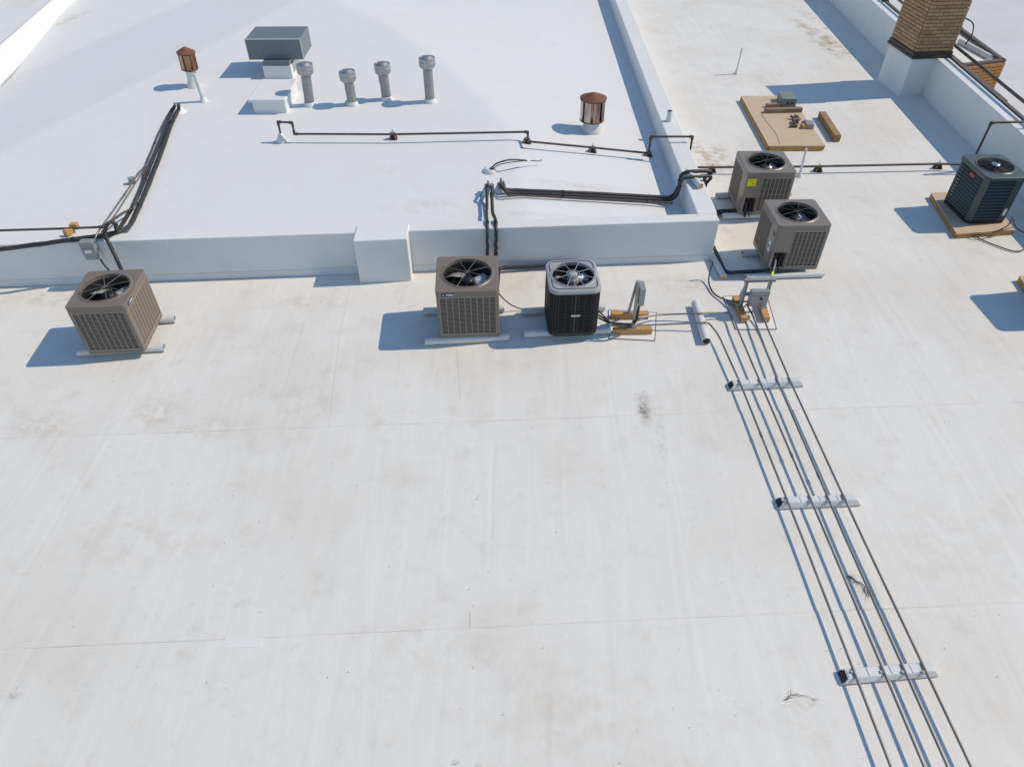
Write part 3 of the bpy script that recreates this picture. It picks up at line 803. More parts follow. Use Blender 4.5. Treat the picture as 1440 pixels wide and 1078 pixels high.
def wood_pad(corners, label, z0=.0, z1=.085):
    root = empty('wooden_pad', (*corners[0].xy, 0), 0, label, 'wooden pad', 'wooden pads under the green condensers')
    mb = MB(); mb.prism([tuple(c.xy) for c in corners], z1-.02, z1); mb.build('board', M['ply'], root, bevel=.003)
    cen = sum((Vector(c) for c in corners), Vector())/4
    for i in range(4):
        a = Vector((*corners[i].xy, 0)).lerp(Vector((*cen.xy, 0)), .02); b_ = Vector((*corners[(i+1)%4].xy, 0)).lerp(Vector((*cen.xy, 0)), .02)
        d = (b_-a).normalized()*.02
        mb = MB(); mb.beam(a+d+Vector((0,0,(z1-.02)/2)), b_-d+Vector((0,0,(z1-.02)/2)), .038, z1-.022); mb.build('frame_rail', M['plyedge'], root)
    return root
pc = [at(1345.4, 328.7, .085), at(1428, 323, .085), Vector((8.13, 11.25, .085)), at(1309, 271, .085)]
wood_pad(pc, 'plywood topped pad under the dark green condenser by the parapet')
wood_pad([p+HS+Vector((.11,0,0)) for p in pc], 'plywood topped pad cut off by the right edge of the picture')

# ------------------------------------------------------------------ pvc rails under the units
def pipe_rail(a, b, label, group, r=.055, plug=None, name='support_pipe', n=16, flat=False):
    a = Vector(a); b = Vector(b); root = empty(name, ((a+b)/2).xy.to_3d(), 0, label, 'support pipe', group)
    mb = MB(); d = (b-a).normalized(); s = d.cross(Vector((0,0,1))).normalized(); up = Vector((0,0,1))
    N = n; rings = []
    for rad in (r, r-.007):
        for p in (a, b):
            rings.append([p+s*rad*math.cos(2*math.pi*k/N)+up*rad*math.sin(2*math.pi*k/N) for k in range(N)])
    vs = [q for g in rings for q in g]; fs = []
    for k in range(N):
        k2 = (k+1) % N
        fs += [(k, N+k, N+k2, k2), (2*N+k, 2*N+k2, 3*N+k2, 3*N+k), (k, k2, 2*N+k2, 2*N+k), (N+k, 3*N+k, 3*N+k2, N+k2)]
    mb.add(vs, fs, True); o = mb.build('tube', M['pvc'], root)
    m_ = o.modifiers.new('edges', 'EDGE_SPLIT'); m_.split_angle = R(50)
    if plug:
        mb = MB(); mb.tube([a+d*.03, b-d*.006], r-.010, 12); mb.build('wood_core', M[plug], root)
    else:
        mb = MB(); mb.tube([a+d*.025, b-d*.025], r-.0075, 12); mb.build('bore_plug', M['black'], root)  # solid black plug, painting the shade inside the open pipe ends
    return root
RG = 'white pipe rails lying under the condensers'
def rail(p0, p1, label, r=.05, plug=None): return pipe_rail(at(*p0, r), at(*p1, r), label, RG, r, plug)
rail((110, 495.5), (231, 488), 'front white pipe rail under the far left taupe condenser')
rail((132, 455), (246, 448), 'rear white pipe rail under the far left taupe condenser')
rail((598, 480), (716, 473.5), 'front white pipe rail under the badged centre condenser')
rail((595.5, 437.5), (709, 433.5), 'rear white pipe rail under the badged centre condenser')
rail((737, 469.5), (858, 463.5), 'front white pipe rail under the charcoal condenser')
rail((733.5, 438), (850, 432), 'rear white pipe rail under the charcoal condenser')
rail((1049, 389), (1158, 385.5), 'front white pipe rail under the nearer taupe condenser of the right pair', .04)
rail((1044, 356), (1150, 352), 'rear white pipe rail under the nearer taupe condenser of the right pair')
rail((1016, 304), (1118, 301), 'front white pipe rail under the rear taupe condenser with yellow sticker')
rail((1007, 275), (1112, 272), 'rear white pipe rail under the rear taupe condenser with yellow sticker')
pipe_rail(at(1002, 360, .045), at(1018, 389, .045), 'short white pipe with a wood plugged end at the corner of the front wall', None, .045, 'plugwood')
dt = WALL_TOP
pipe_rail(at(967, 241, dt+.05), at(985, 262, dt+.05), 'white pipe with yellow wood end lying on top of the divider wall', None, .048, 'plugwood')

# ------------------------------------------------------------------ conduits and their cross supports
CG = 'steel conduits running down the roof'; SG = 'white pipe supports across the conduits'
CZ = .091
bot = {1: (1130,760,1253,1078), 2: (1165,760,1300,1078), 3: (1190.5,760,1333,1078), 4: (1215,760,1366,1078)}
tops = {1: (1040.3,537), 2: (1069,537), 3: (1094,537), 4: (1112,537)}
def ext(x0, y0, x1, y1, y): return (x0+(x1-x0)*(y-y0)/(y1-y0), y)
heads = {
 1: [at(845, 457.5, .20), at(893, 457.5, CZ), at(945, 455.6, CZ), at(983, 453.6, .130), at(996, 453, .124), at(1010, 470, CZ)],
 2: [at(898, 446, .16), at(925, 442.5, CZ), at(955, 441.5, CZ+.01), at(981, 440.5, .131), at(1000, 439.8, .115), at(1022, 439, CZ), at(1031, 444, CZ), at(1036, 460, CZ)],
 3: [at(1050, 428, .22), at(1052, 432, CZ), at(1057.7, 441, CZ), at(1063, 455, CZ)],
 4: [at(1071, 428, .25), at(1070, 436, .14), at(1078.6, 460, CZ)],
}
clab = {1: 'outermost left steel conduit, bending in from the charcoal condenser', 2: 'second steel conduit from the left, bending in beside the wood blocks',
        3: 'third steel conduit from the left, dropping from the strut rack', 4: 'outermost right steel conduit, straight down from the strut rack'}
sup_px = [((1023, 545), (1128, 539.5)), ((1090, 710), (1208, 705)), ((1178, 954), (1316, 942))]
for k in (1, 2, 3, 4):
    e = ext(*bot[k], 1240)
    pts = heads[k]+[at(*tops[k], CZ), at(bot[k][0], bot[k][1], CZ), at(bot[k][2], bot[k][3], CZ), at(*e, CZ)]
    pp = fillet(pts, .12)
    base = at(*tops[k], 0)
    root = empty('conduit', base, 0, clab[k], 'conduit', CG)
    mb = MB(); mb.tube(pp, .0125, 10); mb.build('tube', M['emt'], root)
    # couplings
    L = at(*tops[k], CZ).lerp(at(bot[k][0], bot[k][1], CZ), .25+.13*k)
    dd = (at(bot[k][0], bot[k][1], CZ)-at(*tops[k], CZ)).normalized()
    mb = MB(); mb.tube([L-dd*.035, L+dd*.035], .0165, 10); mb.build('coupling', M['emt'], root)
    for (a, b) in sup_px:
        ym = (a[1]+b[1])/2-2
        if ym < 760: x = ext(tops[k][0], tops[k][1], bot[k][0], bot[k][1], ym)[0]
        else: x = ext(*bot[k], ym)[0]
        c = at(x, ym, CZ)
        mb = MB(); mb.box((c.x-.016, c.y+.012, CZ-.004), (.034, .022, .018), rotz(R(-5))); mb.build('clamp', M['zinc'], root)
for i, (a, b) in enumerate(sup_px):
    A = at(a[0], a[1]-1, .01); B = at(b[0], b[1]-1, .01); A.z = B.z = 0
    lab = ['white channel support across the conduits, farthest of the three', 'white channel support across the conduits, middle of the three', 'white channel support across the conduits, nearest of the three'][i]
    root = empty('conduit_support', ((A+B)/2).xy.to_3d(), 0, lab, 'support channel', SG)
    d = (B-A).normalized(); sd_ = Vector((-d.y, d.x, 0))
    prof = [(-.058, .0), (.058, .0), (.063, .035), (.042, .076), (-.042, .076), (-.063, .035)]
    inn = [(x*.86, .006+z*.90) for x, z in prof]; n = 6; vs = []
    for P_, pr, sk_ in ((A, prof, -.055), (B, prof, .05), (A, inn, -.055), (A+d*.25, inn, -.055)):
        vs += [P_+sd_*x+Vector((0,0,z+.001))-d*sk_*(z/.076) for x, z in pr]
    mb = MB(); fs = [(k, (k+1) % n, n+(k+1) % n, n+k) for k in range(n)]+[(k, 2*n+k, 2*n+(k+1) % n, (k+1) % n) for k in range(n)]+[(2*n+k, 3*n+k, 3*n+(k+1) % n, 2*n+(k+1) % n) for k in range(n)]
    fs += [tuple(range(n, 2*n))[::-1]]
    mb.add(vs, fs); mb.build('channel', M['pvc'], root)
    mb = MB(); mb.add([A+d*(.014+.055*z/.076)+sd_*x+Vector((0,0,z)) for x, z in inn], [tuple(range(n))]); mb.build('mouth_shade', M['black'], root)  # black sheet standing in for shade inside the channel's open end
    mb = MB(); T0 = A+d*.06+Vector((0,0,.0795)); T1 = B-d*.06+Vector((0,0,.0795))
    for q in (.0, .235, .50, .74):
        q1 = {0: .225, .235: .49, .50: .73, .74: 1.0}[q]
        mb.beam(T0.lerp(T1, q)+d*.006, T0.lerp(T1, q1)-d*.006, .074, .006)
    mb.build('cover_strip', M['pvc'], root)
pipe_rail(at(978, 426, .055), at(993.5, 480, .055), 'single white pipe lying crosswise under the two bending conduits', None, .058)

# ------------------------------------------------------------------ wood blocks, pads and strut racks
WG = 'timber blocks carrying the strut racks'
def timber(a, b, w, h, label, z=0.0, m_='wood', group=WG, name='timber_block', cat='timber block'):
    a = Vector(a); b = Vector(b); d = (b-a); L = d.length; an = math.atan2(d.y, d.x)
    c = (a+b)/2; mb = MB(); mb.box((0, 0, h/2), (L, w, h))
    o = mb.build(name, M[m_], local=True, bevel=.005); o.location = (c.x, c.y, z); o.rotation_euler = (0,0,an)
    return tag(o, label, cat, group)
BT = .088
timber(at(859, 443, .044), at(911.5, 443, .044), .088, BT, 'timber block behind the small strut post, right of the charcoal condenser', .004)
timber(at(862, 464.5, .044), at(916.5, 464, .044), .088, BT, 'timber block in front of the small strut post, on the white pad', .004)
timber(at(1033.5, 419, .044), at(1046.5, 451, .044), .085, BT, 'left timber block under the large strut rack', .004)
timber(at(1066.5, 417, .044), at(1078, 450, .044), .085, BT, 'right timber block under the large strut rack', .004)
def pad(corners, label):
    root = empty('protection_pad', (*corners[0].xy, 0), 0, label, 'roof pad', 'white membrane pads under the timber blocks')
    mb = MB(); mb.prism([tuple(c.xy) for c in corners], 0, .0035); mb.build('sheet', M['mat_white'], root)
    pts = [Vector((*c.xy, .004)) for c in corners]
    for i in range(4):
        mb = MB(); mb.beam(pts[i], pts[(i+1)%4], .009, .007); mb.build('edge_bead', M['mat_edge'], root)
pad([at(857, 476), at(921, 479), at(923, 440), at(856, 436)], 'white pad under the two timber blocks beside the charcoal condenser')
pad([at(1034.7, 463.4), at(1092, 463), at(1078, 415), at(1017, 417)], 'white pad under the two timber blocks of the large rack')

# small rack
base1 = at(889.8, 461, BT); topz = aty(892, 399, base1.y)
base2 = at(883.5, 440, BT)
rk = empty('strut_rack', (base1.x, base1.y, 0), 0, 'small strut frame with a grey box beside the charcoal condenser', 'equipment rack', 'strut racks carrying electrical boxes')
tp = Vector((base1.x-.005, base1.y+.03, topz.z))
mb = MB(); mb.beam(base1, tp, .035, .035, Vector((0,1,0))); mb.build('post', M['zinc'], rk)
mb = MB(); mb.beam(base2, tp+Vector((-.01,.03,0)), .030, .030, Vector((0,1,0))); mb.build('post', M['zinc'], rk)
for q in (base1, base2):
    mb = MB(); mb.box((q.x, q.y, q.z+.006), (.11, .06, .012)); mb.build('foot_plate', M['galv'], rk)
bx = tp+Vector((.06, .04, -.20))
bo_ = MB(); bo_.box(bx, (.07, .20, .26)); bo = bo_.build('electrical_box', M['box'], rk, bevel=.005)
mb = MB(); mb.box(bx+Vector((.038, 0, 0)), (.006, .18, .24)); mb.build('cover', M['zinc'], bo)
p0 = bx+Vector((0, -.03, -.13)); 
mb = MB(); mb.tube(fillet([p0, Vector((p0.x, p0.y, .16)), at(905, 446, .135), at(925, 442.5, CZ)], .06), .012, 8); mb.build('conduit_drop', M['emt'], rk)
WHG = 'flexible whips between the charcoal condenser and its box'
for k, (sx, sz, sag) in enumerate(((848, .30, .10), (850, .20, .06), (846, .12, .05))):
    a = Vector((1.12, 7.42+.05*k, sz+.1)); e = bx+Vector((-.02, -.05-.02*k, -.13))
    m1 = a.lerp(e, .30)+Vector((.02, -.12, -sag*1.6)); m2 = a.lerp(e, .65)+Vector((0, -.14, -sag*2.4)); m1.z = max(m1.z, .05+.02*k); m2.z = max(m2.z, .115)
    mb = MB(); mb.tube(fillet([a, m1, m2, Vector((e.x, e.y, .16)), e], .12, 6), .011, 8)
    tag(mb.build('power_whip', M['black'], loc=(*a.xy, 0)), ['highest black flexible whip from the charcoal condenser to the small box', 'middle black flexible whip from the charcoal condenser to the small box', 'lowest black flexible whip from the charcoal condenser to the small box'][k], 'power cable', WHG)

# large rack
pl0 = at(1041, 431, BT); pr0 = at(1073.5, 430, BT); tz = aty(1052, 391, pl0.y).z
rk2 = empty('strut_rack', (pl0.x, pl0.y, 0), 0, 'large slotted strut rack with grey switch box in front of the right pair', 'equipment rack', 'strut racks carrying electrical boxes')
def strut(a, b, name='post', w=.041):
    a = Vector(a); b = Vector(b); d = (b-a).normalized()
    side = Vector((1,0,0)) if abs(d.z) > .5 else Vector((0,0,1))
    fr = Vector((0,-1,0))
    mb = MB(); n = max(3, int((b-a).length/.05))
    for s in (-1, 1): mb.beam(a+side*s*w*.36, b+side*s*w*.36, w*.28, w, fr) if abs(d.z) <= .5 else mb.beam(a+side*s*w*.36, b+side*s*w*.36, w*.28, w, Vector((0,1,0)))
    for j in range(n+1):
        p = a.lerp(b, j/n); hw = .016
        q0 = p-d*hw/2; q1 = p+d*hw/2
        if j == 0: q0, q1 = a, a+d*hw
        if j == n: q0, q1 = b-d*hw, b
        if abs(d.z) > .5: mb.beam(q0+fr*w*.3, q1+fr*w*.3, w*.46, w*.12, Vector((0,1,0)))
        else: mb.beam(q0+fr*w*.3, q1+fr*w*.3, w*.46, w*.12, fr)
    return mb.build(name, M['zinc'], rk2)
tl_ = Vector((pl0.x, pl0.y, tz)); tr_ = Vector((pr0.x, pr0.y, tz))
strut(pl0, tl_); strut(pr0, tr_)
ov = Vector((.05,0,0))
strut(tl_-ov+Vector((0,-.03,-.02)), tr_+ov+Vector((0,-.03,-.02)), 'crossbar'); 
mid = pl0.z+(tz-pl0.z)*.50
strut(Vector((pl0.x-.02, pl0.y-.03, mid)), Vector((pr0.x+.02, pr0.y-.03, mid)), 'crossbar')
for q in (pl0, pr0):
    mb = MB(); mb.box((q.x, q.y, q.z+.006), (.075, .13, .012)); mb.build('foot_plate', M['galv'], rk2)
bc = Vector(((pl0.x+pr0.x)/2+.015, pl0.y-.09, pl0.z+(tz-pl0.z)*.46))
e_ = MB(); e_.box(bc, (.25, .08, .24)); bo = e_.build('switch_box', M['box'], rk2, bevel=.005)
mb = MB(); mb.box(bc+Vector((0, -.048, -.025)), (.235, .008, .16)); mb.build('cover', M['zinc'], bo, bevel=.003)
mb = MB(); mb.box(bc+Vector((0, -.054, .095)), (.24, .012, .010)); mb.build('cover_lip', M['galv'], bo)
mb = MB(); mb.box(bc+Vector((.02, -.060, .02)), (.03, .02, .03)); mb.build('handle', M['black'], bo)
# black cable swooping from the wall corner to the rack
cp = [at(1003, 368, .30), at(998, 382, .12), at(996, 398, .03), at(1003, 413, .02), at(1017, 421, .03), at(1035, 424, .11), at(1052, 424, .16), at(1064, 419, .26), at(1066, 415, .30)]
mb = MB(); mb.tube(fillet(cp, .12), .012, 8); tag(mb.build('black_cable', M['gas'], loc=(*cp[0].xy, 0)), 'dark cable looping from the wall corner to the large strut rack', 'cable')
cp = [at(1020, 421, .02), at(1030, 430, .02), at(1043, 436, .10), at(1053, 424, .2), at(1055, 419, .28)]
mb = MB(); mb.tube(fillet(cp, .08), .009, 8); tag(mb.build('grey_cable', M['emt'], loc=(*cp[0].xy, 0)), 'thin grey cable at the foot of the large strut rack', 'cable')
cp = [at(1083, 392, tz-.02), at(1087, 383, .42), at(1090, 372, .40), at(1091, 366, .34)]
wh = empty('taped_whip', (*cp[0].xy, 0), 0, 'whip with lime tape rising from the large rack to the nearer taupe condenser', 'cable')
mb = MB(); mb.tube(fillet(cp, .06), .012, 8); mb.build('whip', M['zinc'], wh)
mb = MB(); mb.tube([cp[0].lerp(cp[1], .45), cp[1]], .0165, 8); mb.build('tape', M['yellowtape'], wh)

# ------------------------------------------------------------------ line sets
IG = 'black insulated refrigerant lines'
def line(pts, r, label, m_='rubber', name='insulated_line', cat='pipe', group=IG, fil=.10, jit=.004, bands=0, n=10):
    pp = fillet(pts, fil); pp = resample(pp, .22, jit)
    root = empty(name, (pts[0].x, pts[0].y, max(0, pts[0].z-r)), 0, label, cat, group)
    mb = MB(); mb.tube(pp, [r*random.uniform(.94, 1.06) for _ in pp], n); mb.build('jacket', M[m_], root)
    for i in range(bands):
        j = int((i+.6)*len(pp)/(bands+.3)); j = max(1, min(len(pp)-2, j)); p = pp[j]; d = (pp[j+1]-pp[j-1]).normalized()
        mb = MB(); mb.tube([p-d*.018, p+d*.018], r*1.16, 10); mb.build('tie', M['black'], root)
    return root
# left bundle, along the raised roof
z0 = .045
line([rr(251, 148, .20), rr(252, 153, .10), rr(243, 170, z0), rr(224, 222, z0), rr(203, 275, z0), rr(184, 316, .06), rr(172, 325, .14), at(146, 330.5, .725), at(60, 343, .725), at(0, 350.5, .725), at(-80, 361, .725)], .032, 'thick black insulated line from the roof stub to the left edge of the picture', bands=3)
line([rr(246, 148, .22), rr(241, 158, .08), rr(226.5, 196, z0+.01), rr(205.5, 248, z0+.02), rr(190, 285, .06), rr(172, 316, .05), at(163, 324, .75), at(163, 315, .90), at(156, 311, .95), at(149, 318, .92), at(147, 329, .78), aty(151, 338, 8.56), aty(160, 356, 8.48), aty(168, 373, 8.36), aty(172, 382, 8.15), Vector((-5.08, 7.70, .25))], .027, 'black insulated line arching over the wall down to the far left condenser', bands=2)
line([rr(244, 150, .15), rr(238, 158, .05), rr(222, 190, .04), rr(205, 232, .04), rr(200, 262, .05), rr(186, 295, .10)], .016, 'faded brown line beside the thick left line', m_='browninsul', bands=1)
mb = MB(); c_ = rr(250, 158, 0); mb.lathe(c_, [(.16, 0), (.13, .03), (.08, .10), (.06, .12)], 20, True, True)
tag(mb.build('pipe_boot', M['raised'], loc=c_), 'white boot where the left black lines leave the roof', 'roof boot')
# thin conduits and gas pipe at left
def ppipe(pts, r, label, m_='emt', name='conduit', cat='conduit', group=None, fil=.05, fit=(), n=8):
    root = empty(name, (pts[0].x, pts[0].y, max(0, pts[0].z-r)), 0, label, cat, group)
    mb = MB(); mb.tube(fillet(pts, fil), r, n); mb.build('tube', M[m_], root)
    for i in fit:
        p = pts[i]; dl = []
        for q in (pts[i-1] if i else None, pts[i+1] if i+1 < len(pts) else None):
            if q is not None: dl.append((q-p).normalized())
        mb = MB()
        for d in dl: mb.tube([p+d*.01 if len(dl) > 1 else p, p+d*.055], r*1.38, n)
        if len(dl) > 1: mb.lathe(p, [(.001, -r*1.35), (r*1.0, -r*.9), (r*1.38, 0), (r*1.0, r*.9), (.001, r*1.35)], 10)
        mb.build('fitting', M[m_], root)
    return root
ppipe([rr(206, 231, .05), rr(195, 243, .05), rr(176, 272, .05), rr(152, 306, .06), at(139, 324, .78), at(134, 334, .73), aty(133, 341, 8.56)], .0125, 'upper thin grey conduit slanting down to the wall mounted switch box', fit=(1, 2))
ppipe([rr(203, 238, .05), rr(190, 258, .04), rr(165, 298, .04), at(143, 326, .75)], .011, 'lower thin grey conduit slanting beside the black lines at left')
mb = MB(); c_ = rr(185, 253, .06); mb.box(c_, (.10, .08, .08), rotz(R(30)))
tag(mb.build('junction_box', M['box'], loc=c_-Vector((0,0,.04)), bevel=.004), 'small grey junction box on the slanting conduit at left', 'junction box')
g0 = [at(-60, 326.5, .76), at(0, 324, .76), at(100, 321.0, .77), at(145, 319, .77), rr(172, 300, .14), rr(184, 294, .12)]
ppipe(g0, .017, 'brown gas pipe at the left edge resting on an orange timber block', 'gas', 'gas_pipe', 'gas pipe', 'brown gas pipes', fit=(3,))
def tblock(px, py, off, L, label, a=0, m_='wood', wall=True):
    p = at(px, py, WALL_TOP) if wall else rr(px, py, 0); mb = MB(); mb.box((0,0,.04), (L, .085, .08)); o = mb.build('timber_block', M[m_], local=True, bevel=.005)
    o.location = p+Vector((0,0,off)); o.rotation_euler = (0,0,R(a)); return tag(o, label, 'timber block')
tblock(99, 330, .01, .13, 'orange timber block under the gas pipe at left, the nearer half', 62)
tblock(106.5, 322, .01, .10, 'orange timber block under the gas pipe at left, the farther half', 5)
# disconnect switch on the front wall
sx = aty(131, 351, 8.62).x; sy = fw(sx).y
db = empty('switch_box', (sx, sy, .4), 0, 'grey disconnect switch box fixed to the front wall at far left', 'switch box')
e_ = MB(); e_.box((sx, sy-.06, .60), (.19, .11, .28), rotz(math.atan2(FWU.y, FWU.x))); e_.build('enclosure', M['box'], db, bevel=.006)
mb = MB(); mb.box((sx, sy-.121, .555), (.165, .012, .17), rotz(math.atan2(FWU.y, FWU.x))); cv = mb.build('cover', M['box'], db, bevel=.003)
mb = MB(); mb.box((sx, sy-.129, .60), (.09, .004, .045), rotz(math.atan2(FWU.y, FWU.x))); mb.build('label_plate', M['white'], cv)
mb = MB(); mb.tube(fillet([Vector((sx+.07, sy-.06, .47)), Vector((sx+.10, sy-.06, .30)), Vector((sx+.30, sy-.2, .22)), Vector((-5.35, 8.0, .2)), Vector((-5.35, 7.70, .25))], .1), .012, 8); mb.build('whip', M['black'], db)

# centre pair down to the badged unit
for k, (x0, x1, lab) in enumerate(((684, 685.5, 'left black insulated line dropping over the wall behind the badged condenser'), (691, 697, 'right black insulated line dropping over the wall behind the badged condenser'))):
    wx = -.36+.125*k
    yy = fw(wx).y
    line([rr(x0-1+2*k, 260, .10), rr(x0+1, 266, .20), rr(x0+.5, 276, .12), rr(x0+1.5*k+.5, 300, .10), Vector((wx, yy+.12, WALL_TOP+.045)), Vector((wx+.01, yy-.05, WALL_TOP-.03)), Vector((wx, yy-.06, .40)), Vector((wx, yy-.10, .22)), Vector((wx, 8.05, .20))], .026 if k else .022, lab, bands=3, jit=.006)
ppipe([rr(684, 262, .22), rr(676, 272, .10), rr(676, 282, .05), rr(683, 292, .08)], .006, 'thin black control wire looped beside the centre stub', 'black', 'control_wire', 'cable')
# stub fittings where the lines leave the roof
for (px, py, lab) in ((686, 266, 'grey pipe stub heads above the badged condenser, left cluster'), (704, 262, 'grey pipe stub heads above the badged condenser, right cluster')):
    b0 = rr(px, py+6, 0); root = empty('pipe_stub', b0, 0, lab, 'pipe stub', 'pipe stubs leaving the raised roof')
    mb = MB(); mb.lathe(b0, [(.11, .0), (.09, .03), (.06, .10), (.05, .11)], 16, True, True); mb.build('boot', M['raised'], root)
    for j in range(3):
        q = b0+Vector((-.035+.04*j, .03*(j % 2), 0)); zz_ = .13+.03*((j*2) % 3); mb = MB(); mb.tube(fillet([q+Vector((0,0,.06)), q+Vector((0,0,zz_)), q+Vector((.015, -.07, zz_+.005)), q+Vector((.02,-.085,zz_-.06))], .045), .021, 10); mb.build('gooseneck', M['zinc'], root)
# horizontal lines to the divider
for k in range(3):
    dy = 3.5*k
    pts = [rr(703+4*k, 258+dy, .16), rr(708+2*k, 266+dy, .09), rr(720, 267.5+dy, .055), rr(800, 270.5+dy, .055), rr(918, 276.5+dy*1.05, .065), rr(946, 278+dy*1.1, .085)]
    if k < 2:
        pts += [at(955, 262+dy*2.2, dt-.10+.0*k), at(958, 243+dy*2.2, dt+.075), at(975, 241+dy*2.2, dt+.10), at(997, 240.5+dy*2, dt+.07), at(1001, 243+dy*2, dt+.03), Vector((3.085, at(1001, 243+dy*2, dt+.03).y, .62)), Vector((3.085, 10.35-.1*k, .06)), at(1013, 296.5+2*k, .05), at(1046, 295+2*k, .08)]
    line(pts, (.030, .026, .016)[k], ['upper thick black line crossing the raised roof to the divider wall', 'lower thick black line crossing the raised roof to the divider wall', 'thin faded line under the two thick lines on the raised roof'][k], m_=('rubber', 'rubber', 'browninsul')[k], bands=3)
# line along the foot of the front wall
def wallpt(x, off, z): q = fw(x, off); return Vector((q.x, q.y, z))
line([Vector((-.22, 8.05, .15)), wallpt(-.20, -.10, .07), wallpt(.3, -.075, .06), wallpt(.85, -.07, .06), wallpt(1.0, -.16, .07), Vector((1.0, 7.92, .16))], .030, 'black line lying along the foot of the front wall behind the charcoal condenser')
# lines from the wall corner to the nearer right unit
line([Vector((3.085, 9.5, .10)), at(1005, 351, .06), at(1012, 366, .05), at(1020.5, 384, .05), at(1040, 382.5, .05), at(1068, 381, .06), at(1082, 380, .12)], .028, 'black line bending round the wall corner to the nearer taupe condenser')
cp = [aty(701, 412, 7.55), aty(707, 419, 7.60), at(718, 428.5, .10), at(731, 434, .03), at(745, 436, .02), at(770, 437, .02)]
mb = MB(); mb.tube(fillet(cp, .12), .009, 8); tag(mb.build('power_whip', M['gas'], loc=(*cp[0].xy, 0)), 'thin dark cable hanging between the badged and charcoal condensers', 'power cable')

# ------------------------------------------------------------------ gas pipes
def pipe_block(p, label, turn=0, ztop=.12):
    root = empty('pipe_block', p, R(turn), label, 'pipe support', 'black rubber pipe blocks with orange stripes')
    mb = MB(); mb.add([(-.075,-.05,0),(.075,-.05,0),(.075,.05,0),(-.075,.05,0),(-.045,-.04,ztop-.03),(.045,-.04,ztop-.03),(.045,.04,ztop-.03),(-.045,.04,ztop-.03)],
                      [(3,2,1,0),(4,5,6,7),(0,1,5,4),(1,2,6,5),(2,3,7,6),(3,0,4,7)]); mb.build('block', M['rubberblock'], root, local=True, bevel=.004)
    for s in (-1, 1):
        mb = MB(); a = Vector((s*.058, -.0505, .012)); b_ = Vector((s*.036, -.0425, ztop-.035))
        mb.beam(a, b_, .016, .004, Vector((0,1,0))); mb.build('stripe', M['orange'], root, local=True)
    mb = MB(); mb.box((0,0,ztop-.018), (.085, .042, .024)); mb.build('strut', M['galv'], root, local=True)
    mb = MB(); mb.tube([(.0, -.026, ztop-.005), (.0, -.022, ztop+.032), (0, 0, ztop+.048), (0, .022, ztop+.032), (0, .026, ztop-.005)], .006, 6); mb.build('clamp', M['galv'], root, local=True)
    return root
gz = .15
gp = [rr(397, 196, .02), rr(397, 196, .34), None, None, rr(441+0, 189, gz)]
p_base = rr(397, 199, 0); vtop = aty(394.2, 171.5, p_base.y); 
c1_ = Vector((p_base.x, p_base.y, vtop.z)); c2_ = Vector((aty(409, 171.5, p_base.y).x, p_base.y, vtop.z)); c3_ = rr(413.5, 189.5, gz)
c2_.x = c3_.x; c2_.y = c3_.y*.5+c2_.y*.5; c3_.y = c2_.y
g_pts = [p_base+Vector((0,0,.05)), c1_, c2_, c3_, rr(553, 189, gz), rr(742, 185.5, gz+.02), rr(743, 199, .125), rr(833, 207.5, .125), rr(912, 215.5, .125)]
dvx = 2.60
e0 = g_pts[-1]; up1 = Vector((e0.x, e0.y, dt+.10)); ov1 = at(969, 181, dt+.10); ov1.y = up1.y; dn = Vector((ov1.x, ov1.y, .50))
g_pts += [up1, ov1, dn]
ppipe(g_pts, .0185, 'brown gas pipe crossing the raised roof from the white boot to the divider wall', 'gas', 'gas_pipe', 'gas pipe', 'brown gas pipes', fil=.04, fit=(1, 2, 3, 5, 6, 8, 9, 10), n=10)
mb = MB(); mb.lathe(p_base, [(.10, 0), (.095, .03), (.06, .09), (.035, .14), (.02, .15)], 18, True, True)
tag(mb.build('pipe_boot', M['pvc'], loc=p_base), 'white conical boot at the left end of the crossing gas pipe', 'roof boot')
for i, (px, py, t_) in enumerate(((553, 195.5, gz-.02), (741, 201, .105), (833, 213.5, .105), (912, 219, .105))):
    pipe_block(rr(px, py, 0), ['rubber block under the crossing gas pipe, nearest the white boot', 'rubber block under the offset elbows of the crossing gas pipe', 'rubber block under the sloping run of the crossing gas pipe', 'rubber block against the divider wall under the gas pipe riser'][i], 0, t_)
# right hand gas pipe
rz_ = .125
rs = Vector((8.332, 12.153, rz_))
h_ = [at(982, 235.2, rz_), at(1000, 235.4, rz_), at(1150, 234, rz_), at(1318, 230.5, rz_), rs, Vector((8.34, 12.15, .90)), Vector((plx(12.15)+.33, 12.17, .91)), Vector((plx(12.15)+1.1, 12.2, .91))]
h_[0] = Vector((3.06, h_[1].y, rz_))
ppipe(h_, .0205, 'brown gas pipe across the right hand roof, rising over the parapet', 'gas', 'gas_pipe', 'gas pipe', 'brown gas pipes', fil=.04, fit=(4, 5, 6), n=10)
for i, (px, py) in enumerate(((1001, 241.5), (1150, 240.5), (1318, 236.5))):
    pipe_block(at(px, py, 0), ['rubber block under the right gas pipe beside the divider wall', 'rubber block under the right gas pipe just right of the rear taupe condenser', 'rubber block under the right gas pipe at the edge of the parapet shadow'][i], 0, rz_-.02)
